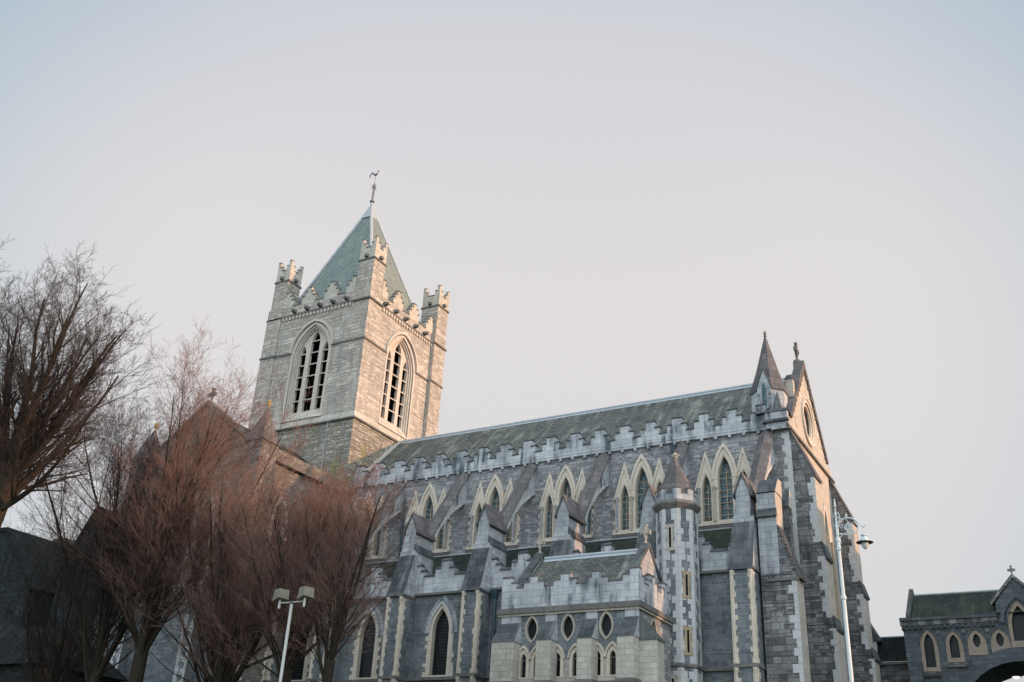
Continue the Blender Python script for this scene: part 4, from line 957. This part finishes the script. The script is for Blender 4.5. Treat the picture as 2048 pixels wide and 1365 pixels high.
m.extr([(bx0, 3.0)]+[p for p in up_ if True]+[(bx1, 3.0), (bx1, 13.4), (-2.6, 13.4), (-2.6, 14.6), (bxc, 15.9), (-4.7, 14.6), (-4.7, 13.4), (bx0, 13.4)], NF(YB), -4.5, 0, 'bridgestone', holes=win_b, back=False)
m.build('bridge_wall', BR)
m = MB()
for r0_, r1_, d in ((1.0, 1.045, .22), (1.045, 1.085, .12)):
    a = [(bxc+(p[0]-bxc)*r0_, 3.0+(p[1]-3.0)*r0_) for p in up_]; b = [(bxc+(p[0]-bxc)*r1_, 3.0+(p[1]-3.0)*r1_) for p in up_]
    m.extr(a+b[::-1], NF(YB), -.01, d, 'bridgestone')
m.build('arch_moulding', BR)
for i, hpts in enumerate(win_b):
    cx = (min(p[0] for p in hpts)+max(p[0] for p in hpts))/2
    m = MB(); k = 'cream' 
    if i in (0, 8): o = archpts(cx, 11.18, 12.55, .88, 13.42, 8)
    elif i in (1, 7): o = archpts(cx, 11.62, 12.55, .86, 13.32, 8)
    elif i == 4: o = archpts(cx, 12.1, 13.4, 1.16, 14.72, 8)
    else: o = archpts(cx, 11.95, 12.55, .94, 13.30, 8)
    m.extr(o, NF(YB), -.2, -.02+.05, 'ochrecream', holes=[hpts])
    o2 = [(cx+(p[0]-cx)*1.12, p[1]+.10) for p in o[2:]]; m.extr(o[2:]+o2[::-1], NF(YB), 0, .10, 'bridgestone')
    if i == 4:
        o3 = [(cx+(p[0]-cx)*1.62, p[1]+.22) for p in o[2:]]; o4 = [(cx+(p[0]-cx)*1.28, p[1]+.10) for p in o[2:]]; m.extr(o4+o3[::-1], NF(YB), 0, .16, 'bridgestone')
    f = m.build('bridge_window', BR); m = MB(); m.extr(hpts, NF(YB), -.26, -.22, 'dglass'); m.build('glass', f)
for a, b in ((bx0-.12, -4.72), (-2.58, bx1+.12)):
    m = MB(); m.box(a, b, YB-.20, YB-.002, 13.88, 14.05, 'bridgestone'); m.box(a, b, YB-.12, YB-.002, 13.62, 13.88, 'rubble_dark')
    m.box(a+.05, b, YB-.06, YB+.3, 13.4, 13.62, 'bridgestone')
    x = a+.15
    while x < b-.1: m.box(x, x+.12, YB-.16, YB-.062, 13.45, 13.6, 'bridgestone'); x += .30
    m.build('cornice', BR)
m = MB()
for xx in (-7.72, -6.48, -5.30): m.extr([(xx+.11*math.cos(t*math.pi/5), 13.22+.11*math.sin(t*math.pi/5)) for t in range(10)], NF(YB), 0, .05, 'string')
m.box(-8.75, -7.85, YB-.14, YB-.003, 10.9, 11.12, 'rubble_dark'); m.box(-7.5, -6.5, YB-.14, YB-.003, 11.36, 11.56, 'rubble_dark')
m.box(-9.4, -8.75, YB-.5, YB-.004, 3, 11.6, 'bridgestone')
m.build('corbel_ledges', BR)
m = MB(); m.poly([(bx0+.5, YB-.1, 14.05), (bx1-.5, YB-.1, 14.05), (bx1-.5, YB+2.2, 15.75), (bx0+.5, YB+2.2, 15.75)], 'slate_dark'); m.poly([(bx0+.5, YB+4.5, 14.05), (bx1-.5, YB+4.5, 14.05), (bx1-.5, YB+2.2, 15.75), (bx0+.5, YB+2.2, 15.75)], 'slate_dark')
for s in (-1, 1): m.poly([(bxc, YB, 15.95), (bxc, YB+2.2, 15.95), (bxc+s*1.2, YB+1.6, 14.6), (bxc+s*1.2, YB, 14.6)], 'slate_dark')
brf = m.build('bridge_roof', BR)
m = MB(); m.tube([(bx0+.5, YB+2.2, 15.78), (bx1-.5, YB+2.2, 15.78)], .06, 'lead', 6); m.build('ridge_tiles', brf)
m = MB(); m.extr([(YB-.1, 13.9), (YB+4.6, 13.9), (YB+4.6, 14.2), (YB+2.2, 16.15), (YB-.1, 14.2)], WF(bx0+.45), -.22, 0, 'bridgestone', back=True); m.build('gable_end', BR); m = MB(); m.extr([(YB-.1, 13.9), (YB+4.6, 13.9), (YB+4.6, 14.2), (YB+2.2, 16.15), (YB-.1, 14.2)], WF(bx1-.3), -.22, 0, 'bridgestone', back=True); m.build('gable_end', BR); m = MB()
for i in range(9):
    u = i/9; m.box(bx0+.26, bx0+.42, YB+u*2.2-.05, YB+u*2.2+.1, 14.22+u*1.95, 14.36+u*1.95, 'string')
m.build('crocket_row', BR)
m = MB()
for s in (-1, 1): m.extr([(bxc, 16.12), (bxc+s*1.25, 14.72), (bxc+s*1.25, 14.5), (bxc, 15.9)], NF(YB-.08), -.35, 0, 'rubble_dark', back=True)
g2 = m.build('gable_coping', BR); m = MB(); stone_cross(m, bxc, YB+.1, 16.0, .55, 'string', 'x', .6); m.build('finial_cross', g2)
# linking gallery to the cathedral
m = MB(); m.box(-11.5, bx0-.003, YB+1.6, YB+5, 3.0, 12.0, 'rubble_dark')
m.poly([(-12.2, YB+1.4, 12.0), (bx0-.005, YB+1.4, 12.0), (bx0-.005, YB+3, 13.62), (-12.2, YB+3, 13.62)], 'roofdark'); m.box(-12.2, bx0-.006, YB+1.45, YB+1.598, 11.86, 12.0, 'string')
m.tube([(-12.2, YB+3, 13.65), (bx0, YB+3, 13.65)], .05, 'lead', 6)
m.build('linking_gallery', BR)
# lamp hanging beneath the arch
LH = thing('hanging_lamp', 'lit white lamp hanging in the dark under the bridge arch', 'lamp', (-4.35, 61.2, 12.0))
m = MB(); m.lathe((-4.35, 61.2, 0), [(.04, 10.88), (.12, 10.91), (.19, 10.96), (.19, 10.99)], 'lit', 16); m.build('lamp_bowl', LH, smooth=True)
m = MB(); m.lathe((-4.35, 61.2, 0), [(.28, 10.99), (.20, 11.1), (.06, 11.2)], 'lamp_dark', 16); m.tube([(-4.35, 61.2, 11.15), (-4.35, 61.2, 11.6)], .03, 'lamp_dark', 6); m.build('lamp_cap', LH)

# ================================================================== ornate street lamp
LX, LY = -5.87, 28.0; gz = ground_z(28)
LP = thing('street_lamp', 'tall pale blue iron street lamp with scrolled bracket and hanging shade', 'street lamp', (LX, LY, gz))
m = MB()
m.lathe((LX, LY, 0), [(.22, gz), (.22, gz+.3), (.16, gz+.4), (.14, gz+1.3), (.10, gz+1.5), (.062, gz+1.7), (.058, 5.9), (.055, 7.98), (.075, 8.0), (.075, 8.08), (.052, 8.1), (.048, 9.30), (.066, 9.33), (.066, 9.42), (.056, 9.45), (.056, 9.55), (.072, 9.58), (.072, 9.64), (.046, 9.68), (.040, 9.95), (.034, 10.15), (.022, 10.25), (.035, 10.33), (.018, 10.42), (.016, 10.54), (.05, 10.57), (.05, 10.59), (.02, 10.61), (.03, 10.68), (.012, 10.72), (.026, 10.76), (.008, 10.79)], 'lamp_paint', 14)
m.build('lamp_post', LP)
def lam(dx, z): return (LX+dx, LY, z)
def spiral(cx, cz, r0_, r1_, a0, a1, n=22):
    return [(LX+cx+(r0_+(r1_-r0_)*i/n)*math.cos(a0+(a1-a0)*i/n), LY, cz+(r0_+(r1_-r0_)*i/n)*math.sin(a0+(a1-a0)*i/n)) for i in range(n+1)]
m = MB()
arm = [lam(.03, 9.98), lam(.08, 10.10), lam(.17, 10.18), lam(.28, 10.215), lam(.40, 10.20), lam(.50, 10.14), lam(.58, 10.06), lam(.64, 9.97), lam(.69, 9.92), lam(.74, 9.92), lam(.76, 9.96), lam(.73, 9.98)]
m.tube(arm, [.024]*6+[.018]*6, 'lamp_paint', 6)
m.tube(spiral(.02, 10.32, .075, .085, -math.pi/2, math.pi*1.4), .010, 'lamp_paint', 5)
m.tube([lam(.095, 10.30), lam(.09, 10.2), lam(.06, 10.08)], .012, 'lamp_paint', 5)
m.tube(spiral(.42, 9.93, .185, .15, math.pi*.62, math.pi*2.42, 30), .013, 'lamp_paint', 5)
m.tube(spiral(.30, 9.97, .13, .04, math.pi*1.9, -math.pi*.5, 26), .012, 'lamp_paint', 5)
m.tube(spiral(.36, 9.97, .10, .03, math.pi*.8, math.pi*3.4, 26), .011, 'lamp_paint', 5)
m.tube(spiral(.12, 9.98, .06, .02, math.pi, -math.pi*1.2, 18), .011, 'lamp_paint', 5)
m.tube([lam(.03, 9.80), lam(.12, 9.78), lam(.24, 9.74), lam(.36, 9.75), lam(.48, 9.79)], .013, 'lamp_paint', 5)
m.tube([lam(.05, 9.66), lam(.12, 9.74), lam(.22, 9.79), lam(.30, 9.80)], .013, 'lamp_paint', 5)
m.tube([lam(.26, 10.2), lam(.31, 10.1), lam(.30, 9.98)], .010, 'lamp_paint', 5); m.tube([lam(.50, 10.12), lam(.56, 9.98), lam(.52, 9.86), lam(.44, 9.80)], .010, 'lamp_paint', 5)
m.lathe(lam(.28, 10.22), [(.012, 0), (.035, .05), (.02, .08), (.005, .13)], 'lamp_paint', 8)
for q in ((-.055, 10.03), (.06, 9.53), (.12, 10.20), (.09, 9.77), (.34, 9.96)): m.lathe(lam(q[0], q[1]-.02), [(.004, 0), (.025, .012), (.025, .03), (.004, .045)], 'lamp_paint', 8)
m.tube([lam(.04, 9.53), lam(.09, 9.52)], .01, 'lamp_paint', 5)
m.build('scroll_bracket', LP)
m = MB(); hx = .70
m.tube([lam(hx, 9.93), lam(hx, 9.70)], .009, 'lamp_paint', 6)
m.lathe(lam(hx, 0), [(.03, 9.71), (.085, 9.70), (.085, 9.675), (.05, 9.665), (.055, 9.62), (.10, 9.60), (.125, 9.55), (.13, 9.52), (.20, 9.497)], 'lamp_paint', 20)
sh = m.build('lamp_shade', LP)
m = MB(); m.lathe(lam(hx, 0), [(.19, 9.503), (.225, 9.492), (.225, 9.482), (.11, 9.475)], 'lamp_dark', 24); m.build('shade_rim', sh)
m = MB(); m.lathe(lam(hx, 0), [(.098, 9.476), (.10, 9.43), (.075, 9.36), (.035, 9.31), (.005, 9.295)], 'lamp_glass', 16); m.build('lamp_globe', LP, smooth=True)

# ================================================================== floodlight pole
FX, FY = -22.58, 25.0; gz = ground_z(25)
FP = thing('floodlight_pole', 'slim white pole with two beige box floodlights among the bare trees', 'floodlight pole', (FX, FY, gz))
m = MB(); m.tube([(FX, FY, gz), (FX, FY, 8.24)], .05, 'white_metal', 10); m.build('pole', FP)
m = MB(); m.tube([(FX-.53, FY, 8.30), (FX+.53, FY, 8.30)], .022, 'white_metal', 8); m.box(FX-.035, FX+.035, FY-.035, FY+.035, 8.24, 8.36, 'mesh_bar'); m.build('crossbar', FP)
for s in (-1, 1):
    x = FX+s*.52
    m = MB(); m.tube([(x, FY, 8.13), (x, FY, 8.48)], .04, 'white_metal', 8); m.tube([(x, FY, 8.11), (x, FY, 8.14)], .045, 'copper', 8); m.build('bracket', FP)
    m = MB()
    m.hull([(x-.25, FY-.10, 8.36), (x+.12, FY-.22, 8.45), (x+.22, FY+.16, 8.42), (x-.18, FY+.26, 8.40), (x-.20, FY-.10, 8.74), (x+.10, FY-.20, 8.74), (x+.20, FY+.16, 8.74), (x-.14, FY+.26, 8.74)], 'beige')
    m.box(x-.10, x+.06, FY-.04, FY+.12, 8.44, 8.47, 'lamp_dark')
    m.build('floodlight', FP)

# ================================================================== second street lamp seen through the trees
SX, SY = -34.0, 34.0; gz = ground_z(34)
S2 = thing('small_street_lamp', 'small white street lamp half hidden behind the tree trunks', 'street lamp', (SX, SY, gz))
m = MB(); m.tube([(SX, SY, gz), (SX, SY, 7.3)], [.07, .05], 'white_metal', 8); m.build('pole', S2)
m = MB(); m.tube([(SX, SY, 7.3), (SX+.3, SY, 7.6), (SX+.6, SY, 7.62)], .03, 'white_metal', 6); m.build('arm', S2)
m = MB(); m.hull([(SX+.45, SY-.12, 7.48), (SX+1.0, SY-.10, 7.52), (SX+1.0, SY+.10, 7.52), (SX+.45, SY+.12, 7.48), (SX+.5, SY-.08, 7.68), (SX+.95, SY-.06, 7.62), (SX+.95, SY+.06, 7.62), (SX+.5, SY+.08, 7.68)], 'lamp_paint'); m.build('lantern', S2)

# ================================================================== dark house at far left
HS = thing('dark_house', 'dark stone house with steep gable at the far left edge', 'house', (-66, 44, 3.0))
m = MB(); m.extr([(-72, 3), (-64.0, 3), (-63.5, 15.7), (-67.9, 20.2), (-72, 20.4)], NF(44.0), -8, 0, 'render_', back=True); m.build('house_wall', HS)
m = MB(); m.extr([(-72, 20.4), (-67.9, 20.2), (-63.4, 15.6), (-63.2, 15.8), (-67.8, 20.5), (-72, 20.7)], NF(43.9), -8.2, 0, 'roofdark', back=True); hr = m.build('house_roof', HS)
m = MB(); m.box(-67.6, -66.9, 43.99, 44.0, 11, 12.6, 'cream'); m.box(-67.45, -67.05, 43.97, 43.99, 11.1, 12.4, 'dglass'); m.build('window', HS)
H2 = thing('low_hall', 'low dark building with chimney between the trees and the transept', 'house', (-60, 46, 3.0))
m = MB(); m.box(-64, -51.4, 50, 58, 3, 15.6, 'render_'); m.build('hall_wall', H2)
m = MB(); m.extr([(-66.0, 16.6), (-64.5, 16.9), (-58.5, 19.0), (-51.0, 19.6), (-51.0, 15.5), (-66.0, 15.5)], NF(49.7), -8.5, 0, 'roofdark', back=True); m.build('hall_roof', H2)
m = MB(); m.box(-71.3, -70.2, 50.5, 51.6, 15, 21.3, 'transept'); m.box(-71.4, -70.1, 50.4, 51.7, 21.3, 21.7, 'transept'); m.build('chimney', H2)
m = MB(); m.box(-74, -64, 50, 58, 3, 18.2, 'render_'); m.build('hall_wing', H2)
H3 = thing('porch_building', 'low black hip-roofed outbuilding in the bottom left corner', 'outbuilding', (-44, 33, 2.5))
m = MB(); m.box(-52, -44.2, 32, 37, 2.0, 8.2, 'render_'); m.build('outbuilding_wall', H3)
m = MB(); m.hull([(-53, 31.6, 8.2), (-43.9, 31.6, 8.2), (-43.9, 37.4, 8.2), (-53, 37.4, 8.2), (-53, 33.6, 10.9), (-46.0, 33.6, 10.3), (-46.0, 35.4, 10.3), (-53, 35.4, 10.9)], 'roofdark'); m.build('outbuilding_roof', H3)

# ================================================================== unseen brick house, added to keep low sun off the west faces
for k, (ya, yb, hh, lb) in enumerate(((37.02, 50, 18.2, 'unseen red brick house across the street, added to shade the lower west faces'),)):
    HX = 8.5; T_ = thing('shading_brick_house', lb, 'house', (HX+5, (ya+yb)/2, ground_z(ya)))
    mp = lambda a, b, d: (HX-d, a, b); hs = []
    for fl in range(4):
        for q in range(4):
            a = ya+(yb-ya)*(q+.5)/4; hs.append([(a-.55, 2.6+fl*3.1), (a+.55, 2.6+fl*3.1), (a+.55, 4.4+fl*3.1), (a-.55, 4.4+fl*3.1)])
    m = MB(); m.extr([(ya, 0), (yb, 0), (yb, hh), (ya, hh)], mp, -.3, 0, 'brick', holes=hs); m.box(HX+.3, HX+11, ya, yb, 0, hh, 'brick'); m.build('house_wall', T_)
    m = MB(); m.hull([(HX-.2, ya, hh), (HX+11, ya, hh), (HX+11, yb, hh), (HX-.2, yb, hh), (HX+5, ya, hh+2.4), (HX+5.4, ya, hh+2.4), (HX+5.4, yb, hh+2.4), (HX+5, yb, hh+2.4)], 'roofdark'); m.build('house_roof', T_)
    for h_ in hs:
        m = MB(); m.extr(h_, mp, -.22, -.2, 'dglass'); m.box(HX-.06, HX+.1, h_[0][0]-.1, h_[1][0]+.1, h_[0][1]-.12, h_[0][1]-.002, 'quoin'); m.build('window', T_)

HL = thing('shading_stone_hall', 'unseen stone hall at the far end of the covered footbridge, added to block low sun', 'hall', (12, 65, 3.0))  # off-frame hall, added so the lower west front falls in shade
m = MB(); hs = [archpts(57+4*q, 7, 11.5, 1.3, 13.2) for q in range(5)]
m.extr([(54.5, 2), (76, 2), (76, 18.6), (54.5, 18.6)], lambda a, b, d: (2.9-d, a, b), -.4, 0, 'bridgestone', holes=hs); m.box(3.3, 20, 54.5, 76, 2, 18.6, 'bridgestone'); m.build('hall_wall', HL)
for h_ in hs: m = MB(); m.extr(h_, lambda a, b, d: (2.9-d, a, b), -.3, -.27, 'dglass'); m.build('window', HL)
m = MB(); m.hull([(2.6, 54.3, 18.6), (20.3, 54.3, 18.6), (20.3, 76.2, 18.6), (2.6, 76.2, 18.6), (11, 54.3, 22.5), (11.6, 54.3, 22.5), (11.6, 76.2, 22.5), (11, 76.2, 22.5)], 'roofdark'); m.build('hall_roof', HL)

# ================================================================== bare trees
def perp(d, rnd):
    a = Vector((rnd.uniform(-1, 1), rnd.uniform(-1, 1), rnd.uniform(-1, 1))); a -= d*a.dot(d)
    return a.normalized() if a.length > 1e-4 else Vector((1, 0, 0))
def make_tree(name, label, base, top_z, fork, r0_, spread, seed, lean=(0, 0), limbs=7, dens=1., twigmat='twig', limb_dirs=None, up_=.16):
    rnd = random.Random(seed); T = thing(name, label, 'tree', base, 'bare winter trees in front of the cathedral')
    wood = MB(); seg = []        # seg: p0, p1, r0, r1 thin twigs
    H = top_z-fork
    def branch(p, d, L, r, lev):
        n = (10, 7, 5, 4, 3)[lev]; pts = [p.copy()]; rs = [r]; q = p.copy(); dd = d.copy()
        rend = r*(.14 if lev == 0 else .3)
        dirs = []
        for i in range(n):
            dd = (dd+perp(dd, rnd)*rnd.uniform(.03, .12)*(1+lev*.35)+Vector((0, 0, 1))*up_*(.30, .45, .45, .35, .2)[lev]).normalized()
            q = q+dd*(L/n); pts.append(q.copy()); dirs.append(dd.copy()); rs.append(r+(rend-r)*((i+1)/n)**(.8 if lev == 0 else 1))
        if lev <= 1 or r > .03: wood.tube(pts, rs, 'bark', 7 if lev < 1 else 4, caps=False)
        else:
            for i in range(n): seg.append((pts[i], pts[i+1], rs[i], rs[i+1]))
        if lev >= 4: return
        k = int((13, 7, 5, 3.6)[lev]*dens*rnd.uniform(.8, 1.2)+.5)
        for j in range(k):
            t = (j+rnd.uniform(.1, .95))/k; t = (.06 if lev == 0 else .10)+.9*t
            f = min(t*n, n-.001); i = int(f); u = f-i; b = pts[i].lerp(pts[i+1], u); bd = dirs[i]
            ang = R(rnd.uniform(18, 48) if lev < 1 else rnd.uniform(18, 55)); nd = (bd*math.cos(ang)+perp(bd, rnd)*math.sin(ang)).normalized()
            if nd.z < .0: nd.z = rnd.uniform(-.05, .4); nd.normalize()
            if lev == 0: LL = L*(.38-.14*t)*rnd.uniform(.6, 1.3)
            else: LL = L*(.62-.20*t)*rnd.uniform(.6, 1.2)
            rr_ = (rs[i]+(rs[i+1]-rs[i])*u)
            branch(b, nd, LL, max(.005, rr_*rnd.uniform(.34, .52)), lev+1)
    base = Vector(base); tp = Vector((base.x+lean[0], base.y+lean[1], fork)); n = 6; tpts = []; trs = []
    for i in range(n+1):
        u = i/n; p = base.lerp(tp, u)+Vector((math.sin(u*3+seed)*.12, math.cos(u*2.3+seed)*.1, 0))*(u*(1-u)*4); tpts.append(p)
        trs.append(r0_*(1.45-.45*min(1, u*4) if u < .25 else 1.0-.22*u))
    tpts[-1] = tp; tpts[0].z -= .3
    tk = MB(); tk.tube(tpts, trs, 'bark', 12, caps=False)
    if limb_dirs is None:
        limb_dirs = []
        a0 = rnd.uniform(0, 6.28)
        for i in range(limbs):
            a = a0+i*2*math.pi/limbs*1.0+rnd.uniform(-.3, .3); s_ = spread*rnd.uniform(.45, 1.1)*(1 if i % 3 else .35)
            limb_dirs.append((math.cos(a)*s_, math.sin(a)*s_, 1, rnd.uniform(.82, 1.0)))
    for i, (dx, dy, dz, ll) in enumerate(limb_dirs):
        d = Vector((dx, dy, dz)).normalized(); hgt = rnd.uniform(.72, 1.0) if i else 1.0
        st = tpts[int(n*hgt)] if hgt < 1 else tp
        branch(st.lerp(tp, .5 if hgt < 1 else 1), d, H*.88*ll, r0_*rnd.uniform(.30, .50), 0)
    tk.build('trunk', T); cr = wood.build('limbs', T)
    # twigs as thin three-sided prisms
    P0 = np.array([s[0] for s in seg]); P1 = np.array([s[1] for s in seg]); Ra = np.maximum(np.array([s[2] for s in seg]), .0045); Rb = np.maximum(np.array([s[3] for s in seg]), .0028)
    D = P1-P0; D /= np.linalg.norm(D, axis=1)[:, None]+1e-9
    A = np.cross(D, np.array([.3, .9, .1])); A /= np.linalg.norm(A, axis=1)[:, None]+1e-9; B = np.cross(D, A)
    vs = []
    for Pq, Rr in ((P0, Ra), (P1, Rb)):
        for j in range(3):
            t = 2*math.pi*j/3; vs.append(Pq+(A*math.cos(t)+B*math.sin(t))*Rr[:, None])
    V = np.stack(vs, 1).reshape(-1, 3); ns = len(seg); b = np.arange(ns)*6
    F = np.concatenate([np.stack([b+0, b+1, b+4, b+3], 1), np.stack([b+1, b+2, b+5, b+4], 1), np.stack([b+2, b+0, b+3, b+5], 1)])
    me = bpy.data.meshes.new('crown'); me.vertices.add(len(V)); me.vertices.foreach_set('co', (V-np.array(base)).astype(np.float32).ravel())
    me.loops.add(F.size); me.loops.foreach_set('vertex_index', F.ravel().astype(np.int32))
    me.polygons.add(len(F)); me.polygons.foreach_set('loop_start', np.arange(0, F.size, 4, dtype=np.int32)); me.polygons.foreach_set('loop_total', np.full(len(F), 4, np.int32))
    me.update(calc_edges=True); me.materials.append(MT[twigmat])
    c = bpy.data.objects.new('crown', me); COL.objects.link(c); c.parent = T
    for o in T.children: 
        if o.name.split('.')[0] in ('trunk', 'limbs'): o.location = -Vector(base)
    return ns
def gb(x, y): return (x, y, ground_z(y))
tot = 0
tot += make_tree('bare_tree', 'tallest bare tree filling the left edge, with dark limbs fanning up', gb(-37.3, 22), 23.0, 13.8, .46, .5, 11, lean=(2.6, 0), dens=1.02, twigmat='twig2', up_=.10,
    limb_dirs=[(-.12, .1, 1, 1.0), (.02, -.1, 1, 1.0), (.14, .2, 1, 1.0), (.30, 0, 1, .95), (-.24, .2, 1, 1.05), (-.4, 0, 1, 1.0), (.55, .3, 1, .85), (0, -.4, 1, .95), (.06, .5, 1, .95), (.46, -.3, 1, .9), (.9, .2, .9, .9), (1.5, .1, .6, .72), (-.6, .2, 1, .95), (-.32, -.3, 1, 1.0)])
tot += make_tree('bare_tree', 'bare tree between the tallest tree and the transept, forking low in two', gb(-37.8, 30), 21.2, 7.2, .26, .48, 23, lean=(.3, 0), limbs=10, dens=1.08, twigmat='twig2')
tot += make_tree('bare_tree', 'bare tree before the transept gable, its straight stems rising above the gable', gb(-35.4, 30), 22.6, 8.2, .36, .34, 37, lean=(.5, 0), limbs=9, dens=1.05)
tot += make_tree('bare_tree', 'twin-trunked reddish bare tree left of the floodlight pole', gb(-31.2, 31), 16.8, 6.4, .32, .52, 41, lean=(.3, 0), limbs=11, dens=1.05)
tot += make_tree('bare_tree', 'bare tree with flared trunk right behind the floodlight pole', gb(-27.4, 30.5), 15.6, 7.2, .30, .50, 53, lean=(.1, 0), limbs=10, dens=1.03)
tot += make_tree('bare_tree', 'rightmost bare tree, leaning right before the first flying buttress', gb(-25.7, 30), 15.4, 7.4, .22, .50, 67, lean=(.9, 0), limbs=9, dens=1.0)
tot += make_tree('bare_tree', 'slim bare tree second from the right, between twin-trunked tree and transept wall', gb(-33.6, 33), 17.4, 6.6, .24, .50, 79, lean=(.2, 0), limbs=9, dens=.9)
tot += make_tree('bare_tree', 'thin dark bare tree in front of the dark low hall at lower left', gb(-41.0, 31), 15.2, 6.0, .22, .50, 83, lean=(-.2, 0), limbs=9, dens=.9, twigmat='twig2')
print('twig segments', tot)
for o in bpy.data.objects:
    if '_w' in o: del o['_w']
